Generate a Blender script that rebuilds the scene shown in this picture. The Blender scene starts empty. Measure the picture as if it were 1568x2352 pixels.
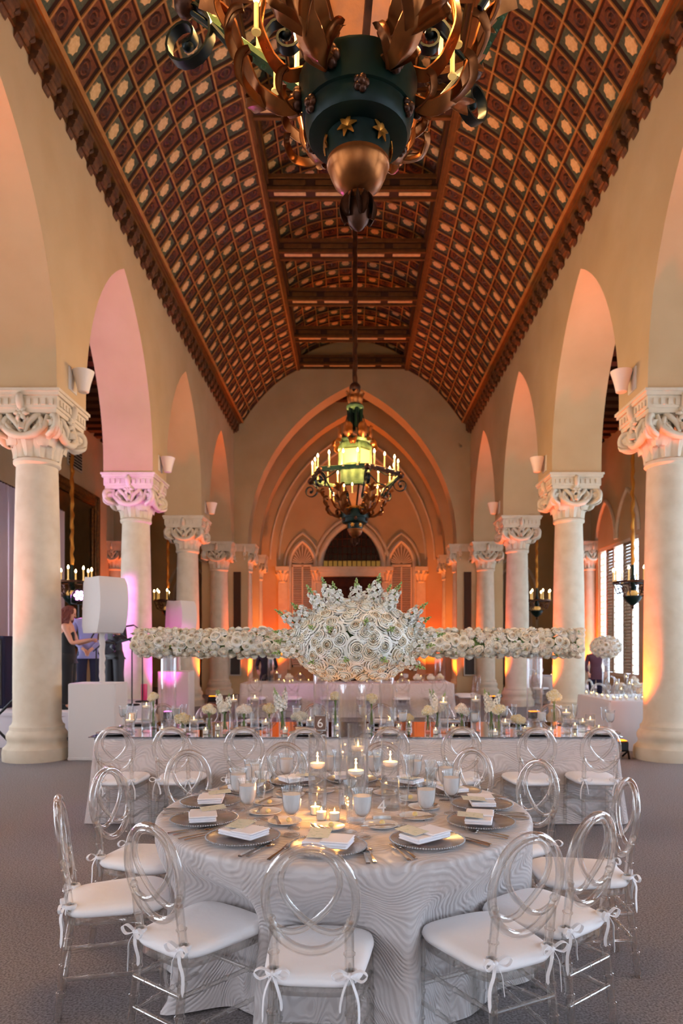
import bpy, bmesh, math, random
from mathutils import Vector, Matrix, Quaternion, noise
from math import sin, cos, pi, radians, sqrt, atan2, hypot

# ------------------------------------------------------------------ camera, world, exposure
scn = bpy.context.scene
COL = scn.collection
cam_data = bpy.data.cameras.new('camera')
cam = bpy.data.objects.new('camera', cam_data)
COL.objects.link(cam)
cam.location = (0, 0, 1.57)
cam.rotation_euler = (pi / 2, 0, 0)
cam_data.sensor_fit = 'HORIZONTAL'
cam_data.sensor_width = 24.0
cam_data.lens = 24.0
cam_data.shift_x = -25 / 1568
cam_data.shift_y = 311 / 1568
cam_data.clip_end = 100
cam_data.dof.use_dof = True
cam_data.dof.focus_distance = 3.1
cam_data.dof.aperture_fstop = 3.2
scn.camera = cam
scn.view_settings.view_transform = 'Standard'
scn.view_settings.look = 'None'
scn.view_settings.gamma = 1.0
scn.view_settings.use_curve_mapping = False
scn.view_settings.exposure = 0.0
scn.cycles.use_denoising = True
scn.cycles.use_adaptive_sampling = True
scn.cycles.adaptive_threshold = 0.11
scn.cycles.adaptive_min_samples = 12
scn.cycles.max_bounces = 9
scn.cycles.diffuse_bounces = 3
scn.cycles.glossy_bounces = 3
scn.cycles.transmission_bounces = 8
scn.cycles.transparent_max_bounces = 28
scn.cycles.sample_clamp_indirect = 6.0
scn.cycles.caustics_reflective = False
scn.cycles.caustics_refractive = False

world = bpy.data.worlds.new('world')
scn.world = world
world.use_nodes = True
world.node_tree.nodes['Background'].inputs[0].default_value = (0.75, 0.85, 1.0, 1)
world.node_tree.nodes['Background'].inputs[1].default_value = 1.0

RND = random.Random(11)

# ------------------------------------------------------------------ materials
def lin(c):
    def f(v):
        v = v / 255
        return v / 12.92 if v <= 0.04045 else ((v + 0.055) / 1.055) ** 2.4
    return (f(c[0]), f(c[1]), f(c[2]), 1)

MATS = {}
def pm(name, col, rough=0.5, metal=0.0, spec=0.5, emit=None, es=0.0, nz=None, bump=None, sheen=0.0, sss=0.0, trans=0.0, ior=1.45, coat=0.0, aniso=0.0):
    m = bpy.data.materials.new(name); m.use_nodes = True
    nt = m.node_tree; b = nt.nodes['Principled BSDF']
    b.inputs['Base Color'].default_value = lin(col)
    b.inputs['Roughness'].default_value = rough
    b.inputs['Metallic'].default_value = metal
    b.inputs['Specular IOR Level'].default_value = spec
    b.inputs['IOR'].default_value = ior
    b.inputs['Transmission Weight'].default_value = trans
    b.inputs['Sheen Weight'].default_value = sheen
    b.inputs['Coat Weight'].default_value = coat
    b.inputs['Subsurface Weight'].default_value = sss
    if sss: b.inputs['Subsurface Radius'].default_value = (0.02, 0.015, 0.01)
    if emit:
        b.inputs['Emission Color'].default_value = lin(emit)
        b.inputs['Emission Strength'].default_value = es
    if nz or bump:
        tc = nt.nodes.new('ShaderNodeTexCoord')
    if nz:                                   # (scale, colour2, low, high)
        n = nt.nodes.new('ShaderNodeTexNoise'); n.inputs['Scale'].default_value = nz[0]; n.inputs['Detail'].default_value = 6
        r = nt.nodes.new('ShaderNodeValToRGB')
        r.color_ramp.elements[0].position = nz[2]; r.color_ramp.elements[0].color = lin(col)
        r.color_ramp.elements[1].position = nz[3]; r.color_ramp.elements[1].color = lin(nz[1])
        nt.links.new(tc.outputs['Object'], n.inputs['Vector'])
        nt.links.new(n.outputs['Fac'], r.inputs['Fac'])
        nt.links.new(r.outputs['Color'], b.inputs['Base Color'])
    if bump:                                 # (scale, strength, distance)
        n2 = nt.nodes.new('ShaderNodeTexNoise'); n2.inputs['Scale'].default_value = bump[0]; n2.inputs['Detail'].default_value = 4
        bp = nt.nodes.new('ShaderNodeBump'); bp.inputs['Strength'].default_value = bump[1]; bp.inputs['Distance'].default_value = bump[2]
        nt.links.new(tc.outputs['Object'], n2.inputs['Vector'])
        nt.links.new(n2.outputs['Fac'], bp.inputs['Height'])
        nt.links.new(bp.outputs['Normal'], b.inputs['Normal'])
    MATS[name] = m
    return m

def emat(name, col, s):
    m = bpy.data.materials.new(name); m.use_nodes = True
    nt = m.node_tree; nt.nodes.clear()
    e = nt.nodes.new('ShaderNodeEmission'); e.inputs[0].default_value = lin(col); e.inputs[1].default_value = s
    o = nt.nodes.new('ShaderNodeOutputMaterial'); nt.links.new(e.outputs[0], o.inputs[0])
    MATS[name] = m; return m

def glassmat(name, tint=(250, 250, 250), thin=1.0, ior=1.45, rough=0.02, gain=1.0):
    """thin: share of straight-through (unrefracted) light; the rest is solid refracting glass."""
    m = bpy.data.materials.new(name); m.use_nodes = True
    nt = m.node_tree; nt.nodes.clear()
    N = nt.nodes.new
    o = N('ShaderNodeOutputMaterial')
    t = N('ShaderNodeBsdfTransparent'); t.inputs[0].default_value = lin(tint)
    g = N('ShaderNodeBsdfGlossy'); g.inputs['Roughness'].default_value = rough
    lw = N('ShaderNodeLayerWeight'); lw.inputs['Blend'].default_value = 0.5
    pw = N('ShaderNodeMath'); pw.operation = 'POWER'; pw.inputs[1].default_value = 3.2
    nt.links.new(lw.outputs['Facing'], pw.inputs[0])
    mul = N('ShaderNodeMath'); mul.operation = 'MULTIPLY_ADD'; mul.inputs[1].default_value = .75 * gain; mul.inputs[2].default_value = .035; mul.use_clamp = True
    nt.links.new(pw.outputs[0], mul.inputs[0])
    mx = N('ShaderNodeMixShader')
    nt.links.new(mul.outputs[0], mx.inputs[0]); nt.links.new(t.outputs[0], mx.inputs[1]); nt.links.new(g.outputs[0], mx.inputs[2])
    if thin >= 1.0:
        nt.links.new(mx.outputs[0], o.inputs[0])
    else:
        gl = N('ShaderNodeBsdfGlass'); gl.inputs['IOR'].default_value = ior; gl.inputs['Color'].default_value = lin(tint); gl.inputs['Roughness'].default_value = rough
        m2 = N('ShaderNodeMixShader'); m2.inputs[0].default_value = 1 - thin
        nt.links.new(mx.outputs[0], m2.inputs[1]); nt.links.new(gl.outputs[0], m2.inputs[2])
        nt.links.new(m2.outputs[0], o.inputs[0])
    MATS[name] = m; return m

def M(n): return MATS[n]

pm('plaster', (203, 174, 134), 0.85, spec=0.2, nz=(1.1, (193, 163, 122), 0.35, 0.7), bump=(14, 0.12, 0.01))
pm('limestone', (216, 203, 180), 0.75, spec=0.25, nz=(5, (206, 191, 166), 0.4, 0.7), bump=(40, 0.12, 0.006))
pm('wood_dark', (72, 40, 21), 0.6, spec=0.3, nz=(9, (70, 37, 19), 0.35, 0.7))
pm('wood_mid', (106, 68, 33), 0.55, spec=0.3, nz=(7, (84, 53, 24), 0.35, 0.7))
pm('wood_rib', (166, 118, 64), 0.55, spec=0.3, nz=(6, (144, 98, 50), 0.35, 0.7))
pm('coffer_red', (112, 60, 28), 0.7, nz=(14, (88, 44, 20), 0.4, 0.65))
pm('coffer_green', (78, 82, 60), 0.7, nz=(14, (60, 64, 48), 0.4, 0.65))
pm('coffer_cream', (210, 176, 124), 0.7, nz=(10, (192, 154, 100), 0.4, 0.7))
pm('coffer_trim', (58, 31, 15), 0.7)
pm('coffer_rosette', (74, 38, 22), 0.6, nz=(30, (64, 30, 18), 0.4, 0.6))
pm('bracket_dark', (74, 46, 26), 0.65, nz=(12, (104, 66, 36), 0.45, 0.65), bump=(40, 0.4, 0.01))
pm('carpet', (156, 150, 150), 0.95, spec=0.1, nz=(95, (116, 109, 110), 0.4, 0.62), bump=(300, 0.5, 0.004))
pm('door_wood', (84, 36, 18), 0.6, spec=.2, nz=(5, (58, 22, 12), 0.3, 0.7))
pm('louver', (214, 198, 174), 0.6)
pm('louver_dark', (150, 128, 104), 0.6)
emat('daylight', (208, 230, 255), 7.6)
emat('daylight_left', (228, 238, 255), 6.0)
emat('daylight_rear_fill', (232, 240, 255), 3.0)
emat('daylight_pane', (240, 246, 255), 2.2)
pm('amber_pane', (150, 120, 50), 0.3, emit=(190, 140, 50), es=0.25)
pm('dark_pane', (40, 18, 12), 0.15)
pm('gilt_frame', (128, 84, 38), 0.45, metal=0.4, nz=(12, (92, 58, 26), 0.4, 0.6), bump=(60, 0.4, 0.01))
pm('old_mirror', (120, 104, 70), 0.22, metal=0.85, nz=(3, (96, 82, 54), 0.4, 0.7))
pm('sconce_white', (224, 216, 204), 0.6)
pm('grille_dark', (52, 46, 42), 0.6)
pm('black_metal', (20, 20, 22), 0.45)
pm('drape', (206, 186, 192), 0.8, sheen=0.3)
pm('panel_frame', (190, 180, 164), 0.5)

# ------------------------------------------------------------------ mesh helpers
class MB:
    def __init__(s): s.v = []; s.f = []; s.m = []
    def add(s, v, f, mat=0, T=None):
        o = len(s.v)
        if T is not None: v = [T @ Vector(p) for p in v]
        s.v.extend([tuple(p) for p in v])
        for q in f: s.f.append([i + o for i in q]); s.m.append(mat)
        return s
    def box(s, x0, x1, y0, y1, z0, z1, mat=0, T=None):
        v = [(x, y, z) for z in (z0, z1) for y in (y0, y1) for x in (x0, x1)]
        f = [(0, 2, 3, 1), (4, 5, 7, 6), (0, 1, 5, 4), (2, 6, 7, 3), (0, 4, 6, 2), (1, 3, 7, 5)]
        return s.add(v, f, mat, T)
    def bbox(s, x0, x1, y0, y1, z0, z1, b, mat=0, T=None):
        """box with chamfered vertical and top edges"""
        def ring(i, z): return [(x0 + i + b, y0 + i, z), (x1 - i - b, y0 + i, z), (x1 - i, y0 + i + b, z), (x1 - i, y1 - i - b, z), (x1 - i - b, y1 - i, z), (x0 + i + b, y1 - i, z), (x0 + i, y1 - i - b, z), (x0 + i, y0 + i + b, z)]
        v = ring(b, z0) + ring(0, z0 + b) + ring(0, z1 - b) + ring(b, z1)
        f = [tuple(range(7, -1, -1)), tuple(range(24, 32))]
        for k in range(3):
            for i in range(8): f.append((k * 8 + i, k * 8 + (i + 1) % 8, k * 8 + 8 + (i + 1) % 8, k * 8 + 8 + i))
        return s.add(v, f, mat, T)
    def lathe(s, prof, n=24, mat=0, T=None, a0=0, cap=True):
        v = []; f = []
        for r, z in prof:
            for i in range(n): a = a0 + 2 * pi * i / n; v.append((r * cos(a), r * sin(a), z))
        for k in range(len(prof) - 1):
            for i in range(n):
                j = (i + 1) % n; f.append((k * n + i, k * n + j, k * n + n + j, k * n + n + i))
        if cap:
            if prof[0][0] > 1e-5: f.append(tuple(range(n - 1, -1, -1)))
            if prof[-1][0] > 1e-5: f.append(tuple(range((len(prof) - 1) * n, len(prof) * n)))
        return s.add(v, f, mat, T)
    def tube(s, pts, r, n=8, closed=False, mat=0, T=None, flat=1.0, cap=True, up=None):
        """round (or flattened) tube along points; r number or list"""
        P = [Vector(p) for p in pts]; L = len(P)
        rr = r if isinstance(r, (list, tuple)) else [r] * L
        tan = []
        for i in range(L):
            if closed: t = P[(i + 1) % L] - P[i - 1]
            else: t = P[min(i + 1, L - 1)] - P[max(i - 1, 0)]
            tan.append(t.normalized() if t.length > 1e-9 else Vector((0, 0, 1)))
        u = Vector(up) if up else Vector((0, 0, 1))
        if abs(u.dot(tan[0])) > 0.95: u = Vector((1, 0, 0)) if abs(tan[0].x) < 0.9 else Vector((0, 1, 0))
        v = []; f = []
        for i in range(L):
            u = (u - tan[i] * u.dot(tan[i])).normalized() if not up else (Vector(up) - tan[i] * Vector(up).dot(tan[i])).normalized()
            w = tan[i].cross(u)
            for k in range(n):
                a = 2 * pi * k / n
                v.append(P[i] + w * (cos(a) * rr[i]) + u * (sin(a) * rr[i] * flat))
        K = L if closed else L - 1
        for i in range(K):
            j = (i + 1) % L
            for k in range(n):
                l = (k + 1) % n; f.append((i * n + k, i * n + l, j * n + l, j * n + k))
        if cap and not closed:
            f.append(tuple(range(n - 1, -1, -1))); f.append(tuple(range((L - 1) * n, L * n)))
        return s.add(v, f, mat, T)
    def prism(s, poly, y0, y1, mat=0, T=None):
        """polygon of (x, z) extruded along y"""
        n = len(poly)
        v = [(x, y0, z) for x, z in poly] + [(x, y1, z) for x, z in poly]
        f = [tuple(range(n)), tuple(range(2 * n - 1, n - 1, -1))]
        for i in range(n): j = (i + 1) % n; f.append((i, i + n, j + n, j))
        return s.add(v, f, mat, T)
    def ribbon(s, pts, wid, th, side, mat=0, T=None):
        """flat strip: at each point a rectangle of width wid along side and thickness th; tapered"""
        P = [Vector(p) for p in pts]; L = len(P); v = []; f = []
        ww = wid if isinstance(wid, (list, tuple)) else [wid] * L
        sd = side if isinstance(side, list) else [side] * L
        for i in range(L):
            t = (P[min(i + 1, L - 1)] - P[max(i - 1, 0)]).normalized()
            sv = Vector(sd[i]); sv = (sv - t * sv.dot(t)).normalized(); nn = t.cross(sv)
            for a, b in ((-1, -1), (1, -1), (1, 1), (-1, 1)):
                v.append(P[i] + sv * (a * ww[i] / 2) + nn * (b * th / 2))
        for i in range(L - 1):
            for k in range(4): l = (k + 1) % 4; f.append((i * 4 + k, i * 4 + l, i * 4 + 4 + l, i * 4 + 4 + k))
        f.append((3, 2, 1, 0)); f.append((L * 4 - 4, L * 4 - 3, L * 4 - 2, L * 4 - 1))
        return s.add(v, f, mat, T)
    def sphere(s, c, r, nu=12, nv=8, mat=0, T=None, sz=1.0):
        prof = [(max(r * sin(pi * i / nv), 0.0), -r * sz * cos(pi * i / nv)) for i in range(nv + 1)]
        v = []; f = []
        TT = Matrix.Translation(c) if T is None else T @ Matrix.Translation(c)
        return s.lathe([(max(a, 1e-4), b) for a, b in prof], nu, mat, TT)
    def mesh(s, name, mats, smooth=True, ang=40):
        me = bpy.data.meshes.new(name)
        me.from_pydata(s.v, [], s.f)
        for m in (mats if isinstance(mats, (list, tuple)) else [mats]): me.materials.append(MATS[m] if isinstance(m, str) else m)
        if any(s.m): me.polygons.foreach_set('material_index', s.m)
        if smooth:
            me.polygons.foreach_set('use_smooth', [True] * len(s.f))
            me.set_sharp_from_angle(angle=radians(ang))
        me.update()
        return me

def link(name, me, parent=None, loc=None, rot=None, scale=None):
    o = bpy.data.objects.new(name, me)
    COL.objects.link(o)
    if parent is not None: o.parent = parent
    if loc is not None: o.location = loc
    if rot is not None: o.rotation_euler = rot
    if scale is not None: o.scale = scale
    return o
def mk(name, mb, mats, parent=None, loc=None, rot=None, smooth=True, ang=40):
    return link(name, mb.mesh(name, mats, smooth, ang), parent, loc, rot)
def tag(o, label=None, cat=None, group=None, kind=None):
    if label: o['label'] = label
    if cat: o['category'] = cat
    if group: o['group'] = group
    if kind: o['kind'] = kind
    return o
def thing(name, label, cat, loc=(0, 0, 0), rz=0, group=None):
    o = link(name, None, None, loc, (0, 0, rz)); o.empty_display_size = 0.1
    return tag(o, label, cat, group)
def dup(o, parent=None, loc=None, rz=None, label=None, group=None):
    c = o.copy(); COL.objects.link(c); c.parent = parent
    if loc is not None: c.location = loc
    if rz is not None: c.rotation_euler = (0, 0, rz)
    if label: c['label'] = label
    if group: c['group'] = group
    for ch in list(KIDS(o)): dup(ch, c)
    return c
def KIDS(o): return list(o.children)
def struct(o): o['kind'] = 'structure'; return o
def rx(px, d): return (px - 809) * d / 1568            # horizontal place of a point seen at pixel column px, d metres away
def rz_(py, d): return 1.57 - (py - 1487) * d / 1568
def TR(x=0, y=0, z=0, a=0, s=1): return Matrix.Translation((x, y, z)) @ Matrix.Rotation(a, 4, 'Z') @ Matrix.Scale(s, 4)

def light(name, kind, loc, energy, col, size=0.1, aim=None, spot=None, blend=0.6, parent=None):
    l = bpy.data.lights.new(name, kind); l.energy = energy; l.color = lin(col)[:3]
    if kind == 'AREA': l.size = size
    else: l.shadow_soft_size = size
    if kind == 'SPOT': l.spot_size = radians(spot); l.spot_blend = blend
    o = bpy.data.objects.new(name, l); COL.objects.link(o); o.location = loc
    if aim is not None:
        o.rotation_euler = (Vector(aim) - Vector(loc)).to_track_quat('-Z', 'Y').to_euler()
    if parent is not None: o.parent = parent
    return o
# ------------------------------------------------------------------ the hall's shell
YC = [-7.95, -3.55, 0.85, 5.25, 9.65, 14.05, 18.45, 22.85]     # column rows
XC = 4.45; XI = 3.96; XO = 4.94; ZS = 5.03                       # column line, wall faces, springing
YB = -8.5                                                        # rear wall
YE = 22.9                                                        # end wall with the big arch
XW = 8.0                                                         # outer aisle walls
ZA = 8.35                                                        # aisle ceiling

fl = MB(); fl.add([(-8.4, YB - .4, 0), (8.4, YB - .4, 0), (8.4, 27.5, 0), (-8.4, 27.5, 0), (-8.4, YB - .4, -.1), (8.4, YB - .4, -.1), (8.4, 27.5, -.1), (-8.4, 27.5, -.1)],
        [(0, 1, 2, 3), (7, 6, 5, 4), (0, 4, 5, 1), (1, 5, 6, 2), (2, 6, 7, 3), (3, 7, 4, 0)])
floor = struct(mk('floor', fl, 'carpet', smooth=False))

def arch_pts(a, R, z0, n=14):
    """pointed arch, half span a, radius R: points from left springing to right springing (u, z)"""
    L = []
    for i in range(n + 1):
        u = -a + a * (1 - cos(pi / 2 * i / n))
        L.append((u, z0 + sqrt(max(R * R - (abs(u) + R - a) ** 2, 0))))
    return L + [(-u, z) for u, z in reversed(L[:-1])]

def arcade(side):
    mb = MB(); xi, xo = side * XI, side * XO; ztop = 9.2
    ys = YC
    def quad(a, b, c, d): mb.add([a, b, c, d], [(0, 1, 2, 3)])
    for k in range(len(ys)):
        y0 = ys[k] - .5; y1 = min(ys[k] + .5, YE + .35)
        if k == 0: y0 = YB
        mb.box(min(xi, xo), max(xi, xo), y0, y1, ZS, ztop)
        if k + 1 < len(ys):
            a0, a1 = ys[k] + .5, ys[k + 1] - .5
            yc, a = (a0 + a1) / 2, (a1 - a0) / 2
            pts = arch_pts(a, 2 * a, 5.2)
            n = len(pts)
            v = []
            for u, z in pts:
                v += [(xi, yc + u, z), (xo, yc + u, z), (xi, yc + u, ztop), (xo, yc + u, ztop)]
            f = []
            for i in range(n - 1):
                p, q = 4 * i, 4 * i + 4
                f += [(p, q, q + 2, p + 2), (p + 1, p + 3, q + 3, q + 1), (p, p + 1, q + 1, q), (p + 2, q + 2, q + 3, p + 3)]
            mb.add(v, f)
    o = struct(mk('wall_left' if side < 0 else 'wall_right', mb, 'plaster', ang=30))
    return o
WL, WR = arcade(-1), arcade(1)

def wall_with_arches(name, y0, y1, x0, x1, ztop, arches, zf=0.0, mat='plaster'):
    """wall across the hall with pointed openings: (centre, half span, radius, springing)"""
    mb = MB(); xs = x0
    for c, a, R, zs in sorted(arches):
        if c - a > xs + 1e-4: mb.box(xs, c - a, y0, y1, zf, ztop)
        pts = [(-a, zf)] + arch_pts(a, R, zs, 20) + [(a, zf)]
        pts = pts[1:-1]
        v = []
        for u, z in pts: v += [(c + u, y0, z), (c + u, y1, z), (c + u, y0, ztop), (c + u, y1, ztop)]
        f = []
        for i in range(len(pts) - 1):
            p, q = 4 * i, 4 * i + 4
            f += [(p, p + 2, q + 2, q), (p + 1, q + 1, q + 3, p + 3), (p, q, q + 1, p + 1), (p + 2, p + 3, q + 3, q + 2)]
        mb.add(v, f)
        xs = c + a
    if xs < x1 - 1e-4: mb.box(xs, x1, y0, y1, zf, ztop)
    return struct(mk(name, mb, mat, ang=30))
ARCH = (0, 3.5, 5.8, 5.05)
wall_with_arches('wall_end', YE, YE + .75, -8.3, 8.3, 12.2, [ARCH, (-6.3, 1.25, 2.3, 5.05), (6.3, 1.25, 2.3, 5.05)])
wall_with_arches('wall_inner_end', 25.6, 26.2, -4.2, 4.2, 11.6, [ARCH])
# far wall
mb = MB(); mb.box(-8.3, 8.3, 27.0, 27.4, 0, 11.6); W3 = struct(mk('wall_far', mb, 'plaster', smooth=False))
for s in (-1, 1):
    mb = MB(); mb.box(min(s * 4.2, s * 4.5), max(s * 4.2, s * 4.5), YE + .75, 27.0, 0, 11.6); struct(mk('wall_vestibule_' + ('left' if s < 0 else 'right'), mb, 'plaster', smooth=False))
mb = MB(); mb.box(-8.3, 8.3, YE + .75, 27.4, 11.3, 11.5)
CV = struct(mk('ceiling_vestibule', mb, 'wood_mid', smooth=False))
for y in (23.9, 24.6, 25.3):
    b = MB(); b.box(-4.2, 4.2, y, y + .25, 10.75, 11.3); mk('beam', b, 'wood_dark', CV, smooth=False)

# outer walls with their windows; those in the rear wall are added
def outer_wall(side):
    nm = 'left' if side < 0 else 'right'
    x0, x1 = (side * XW, side * (XW + .35))
    x0, x1 = min(x0, x1), max(x0, x1)
    mb = MB()
    wins = []
    for k in range(len(YC) - 1):
        c = (YC[k] + YC[k + 1]) / 2
        if side < 0 and YC[k] > 17: continue                     # the big framed mirror hangs in this bay
        wins.append((c - 1.55, c + 1.55))
    y = YB - .4
    for a, b in wins:
        mb.box(x0, x1, y, a, 0, ZA + .2)
        mb.box(x0, x1, a, b, 0, .7); mb.box(x0, x1, a, b, 4.75, ZA + .2)
        y = b
    mb.box(x0, x1, y, 27.4, 0, ZA + .2)
    o = struct(mk('wall_outer_' + nm, mb, 'plaster', smooth=False))
    return wins
WINS = {-1: outer_wall(-1), 1: outer_wall(1)}
nwin = 0
def window(side, a, b, near):
    """tall window: bright panes between louvred shutters"""
    global nwin
    nwin += 1
    xg = side * (XW + .2)
    root = link('window_%d' % nwin, None, None, (xg, (a + b) / 2, .7)); struct(root)
    h = 4.05; w = (b - a)
    g = MB(); g.box(-.02 if side < 0 else .0, .0 if side < 0 else .02, -w / 2, w / 2, 0, h)
    mk('pane', g, 'daylight' if side > 0 else 'daylight_left', root, smooth=False)
    xi = -side * .12
    # frame posts, rails, shutter leaves with louvres
    f = MB()
    for z0, z1 in ((0, .1), (h - .1, h)): f.box(xi - .05, xi + .05, -w / 2, w / 2, z0, z1)
    mk('window_frame', f, 'louver', root, smooth=False)
    if near:
        for i in range(5):
            q = MB(); yy = -w / 2 + w * i / 4; q.box(xi - .04, xi + .04, max(yy - .05, -w / 2), min(yy + .05, w / 2), 0, h); mk('mullion', q, 'louver', root, smooth=False)
        for z in (1.0, 2.0, 3.0):
            q = MB(); q.box(xi - .03, xi + .03, -w / 2, w / 2, z - .03, z + .03); mk('transom', q, 'louver', root, smooth=False)
        return
    leaves = [(-1.55, -.95, 0), (-.95, -.38, 1), (-.38, .42, 0), (.42, .98, 1), (.98, 1.55, 0)]
    for l0, l1, solid in leaves:
        s = MB()
        for yy in (l0, l1 - .06): s.box(xi - .03, xi + .03, yy, yy + .06, .1, h - .1)
        lv = mk('shutter', s, 'louver_dark' if solid else 'louver', root, smooth=False)
        lm = MB()
        if solid:
            lm.add([(xi - .035, l0 + .06, -.05), (xi + .035, l0 + .06, .05), (xi + .035, l1 - .06, .05), (xi - .035, l1 - .06, -.05), (xi - .035, l0 + .06, -.035), (xi + .035, l0 + .06, .065), (xi + .035, l1 - .06, .065), (xi - .035, l1 - .06, -.035)],
                   [(0, 1, 2, 3), (7, 6, 5, 4), (0, 4, 5, 1), (1, 5, 6, 2), (2, 6, 7, 3), (3, 7, 4, 0)])
        else: lm.box(xi - .03, xi + .03, l0 + .06, l1 - .06, -.008, .008)
        me = lm.mesh('slat', 'louver_dark' if solid else 'louver', False)
        nn = 40 if solid else 20
        for i in range(nn): link('slat', me, lv, (0, 0, .16 + (h - .3) * i / (nn - 1)))
for s in (-1, 1):
    for a, b in WINS[s]: window(s, a, b, not (s > 0 and a > 14))
# pointed mouldings over the right-hand windows
for c in (16.25, 20.65):
    for dy in (-.85, .85):
        mb = MB(); pts = arch_pts(.8, 1.5, 4.85, 8)
        mb.tube([(XW - .03, c + dy + u, z) for u, z in pts], .06, 6)
        struct(mk('trim_%d' % (int(c * 10 + dy * 10)), mb, 'limestone'))

# unseen rear wall; its three glowing windows are added to light the front table
mb = MB(); xs = -8.4
RW = [(-6.9, -5.1), (-2.9, 2.9), (5.1, 6.9)]
for a, b in RW:
    mb.box(xs, a, YB - .4, YB, 0, 12); mb.box(a, b, YB - .4, YB, 0, .7); mb.box(a, b, YB - .4, YB, 5.6, 12); xs = b
mb.box(xs, 8.4, YB - .4, YB, 0, 12)
struct(mk('wall_rear', mb, 'plaster', smooth=False))
for a, b in RW:
    nwin += 1
    root = struct(link('window_%d' % nwin, None, None, ((a + b) / 2, YB - .2, .7)))
    w = (b - a) / 2
    g = MB(); g.box(-w, w, -.02, 0, 0, 4.9); mk('pane', g, 'daylight_rear_fill', root, smooth=False)
    f = MB(); n = max(2, int(w * 2 / .95))
    for i in range(n + 1): f.box(-w + 2 * w * i / n - .03, -w + 2 * w * i / n + .03, .02, .1, 0, 4.9)
    for z in (1.6, 3.3): f.box(-w, w, .02, .09, z - .03, z + .03)
    mk('muntin', f, 'louver', root, smooth=False)

# aisle ceilings: boards, joists
for s in (-1, 1):
    mb = MB(); mb.box(min(s * XO, s * 8.35), max(s * XO, s * 8.35), YB - .4, YE + .4, ZA, ZA + .15)
    c = struct(mk('ceiling_aisle_' + ('left' if s < 0 else 'right'), mb, 'coffer_red', smooth=False))
    jm = MB(); jm.box(-1.53, 1.53, -.09, .09, -.22, 0); jm.box(-1.53, 1.53, -.13, .13, -.24, -.2)
    jme = jm.mesh('joist', 'wood_dark', False)
    y = 2.0
    while y < YE:
        link('joist', jme, c, (s * 6.47, y, ZA)); y += .55
    for x in (5.15, 6.47, 7.8):
        lm = MB(); lm.box(-.08, .08, YB, YE, -.12, 0); link('stringer', lm.mesh('stringer', 'wood_mid', False), c, (s * x, 0, ZA))

# ------------------------------------------------------------------ nave vault
PITCH = 2.2 / 6
PROF = [(3.68, 9.12), (3.43, 9.48), (3.17, 9.81), (2.88, 10.13), (2.57, 10.42), (2.22, 10.67), (1.84, 10.88)]
Y0V = YE - 2.2 * 14
def coffer_mesh(kind):
    m = MB()
    def sq(h, z): return [(-h, -h, z), (h, -h, z), (h, h, z), (-h, h, z)]
    v = sq(.5, 0) + sq(.47, .0) + sq(.425, .11)
    f = [(i, (i + 1) % 4, 4 + (i + 1) % 4, 4 + i) for i in range(4)] + [(4 + i, 4 + (i + 1) % 4, 8 + (i + 1) % 4, 8 + i) for i in range(4)]
    m.add(v, f, 0); m.add(sq(.425, .11), [(0, 1, 2, 3)], 1)
    if kind == 0:       # scalloped cream medallion
        n = 24
        ring = []
        for i in range(n):
            a = 2 * pi * i / n; r = .265 + .028 * cos(8 * a) + .012 * cos(2 * a)
            ring.append((r * cos(a), r * sin(a)))
        v = [(x, y, .11) for x, y in ring] + [(x * .95, y * .95, .075) for x, y in ring]
        m.add(v, [(i, (i + 1) % n, n + (i + 1) % n, n + i) for i in range(n)] + [tuple(range(n, 2 * n))], 2)
    else:               # carved rosette: ring and boss
        n = 10
        for r0, r1, h in ((.31, .2, .05), (.15, .02, .03)):
            v = [(r0 * cos(2 * pi * i / n), r0 * sin(2 * pi * i / n), .11) for i in range(n)] + [((r0 + r1) / 2 * cos(2 * pi * i / n), (r0 + r1) / 2 * sin(2 * pi * i / n), h) for i in range(n)] + [(r1 * cos(2 * pi * i / n), r1 * sin(2 * pi * i / n), .11) for i in range(n)]
            m.add(v, [(k * n + i, k * n + (i + 1) % n, k * n + n + (i + 1) % n, k * n + n + i) for k in range(2) for i in range(n)], 2)
    return m
COFFER_M = [['coffer_trim', 'coffer_green', 'coffer_cream'], ['coffer_trim', 'coffer_red', 'coffer_rosette']]
CMB = [coffer_mesh(0), coffer_mesh(1)]
CME = [CMB[k].mesh('coffer', COFFER_M[k], False) for k in (0, 1)]
MAT6 = COFFER_M[0] + COFFER_M[1]

def coffer_matrix(p, q, y0, y1):
    """p, q = (x, z) ends of the chord; local x along the chord, y along the hall, z outwards (away from the room)"""
    ex = Vector((q[0] - p[0], 0, q[1] - p[1])); w = ex.length; ex.normalize()
    ey = Vector((0, 1, 0)); ez = ex.cross(ey)
    if ez.z < 0: ez = -ez; ex = -ex
    c = Vector(((p[0] + q[0]) / 2, (y0 + y1) / 2, (p[1] + q[1]) / 2))
    m = Matrix((ex, ey, ez)).transposed().to_4x4()
    m.translation = c
    return m @ Matrix.Diagonal((w, y1 - y0, .36, 1))

def back_shell(name, prof, x_off=0.0):
    """closed sheet just above the coffers so that no light leaks in"""
    mb = MB()
    for (x0, z0), (x1, z1) in zip(prof[:-1], prof[1:]):
        mb.add([(x0, Y0V, z0 + .09), (x1, Y0V, z1 + .09), (x1, YE + .1, z1 + .09), (x0, YE + .1, z0 + .09)], [(0, 1, 2, 3)])
    return struct(mk(name, mb, 'wood_dark', smooth=False))

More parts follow.
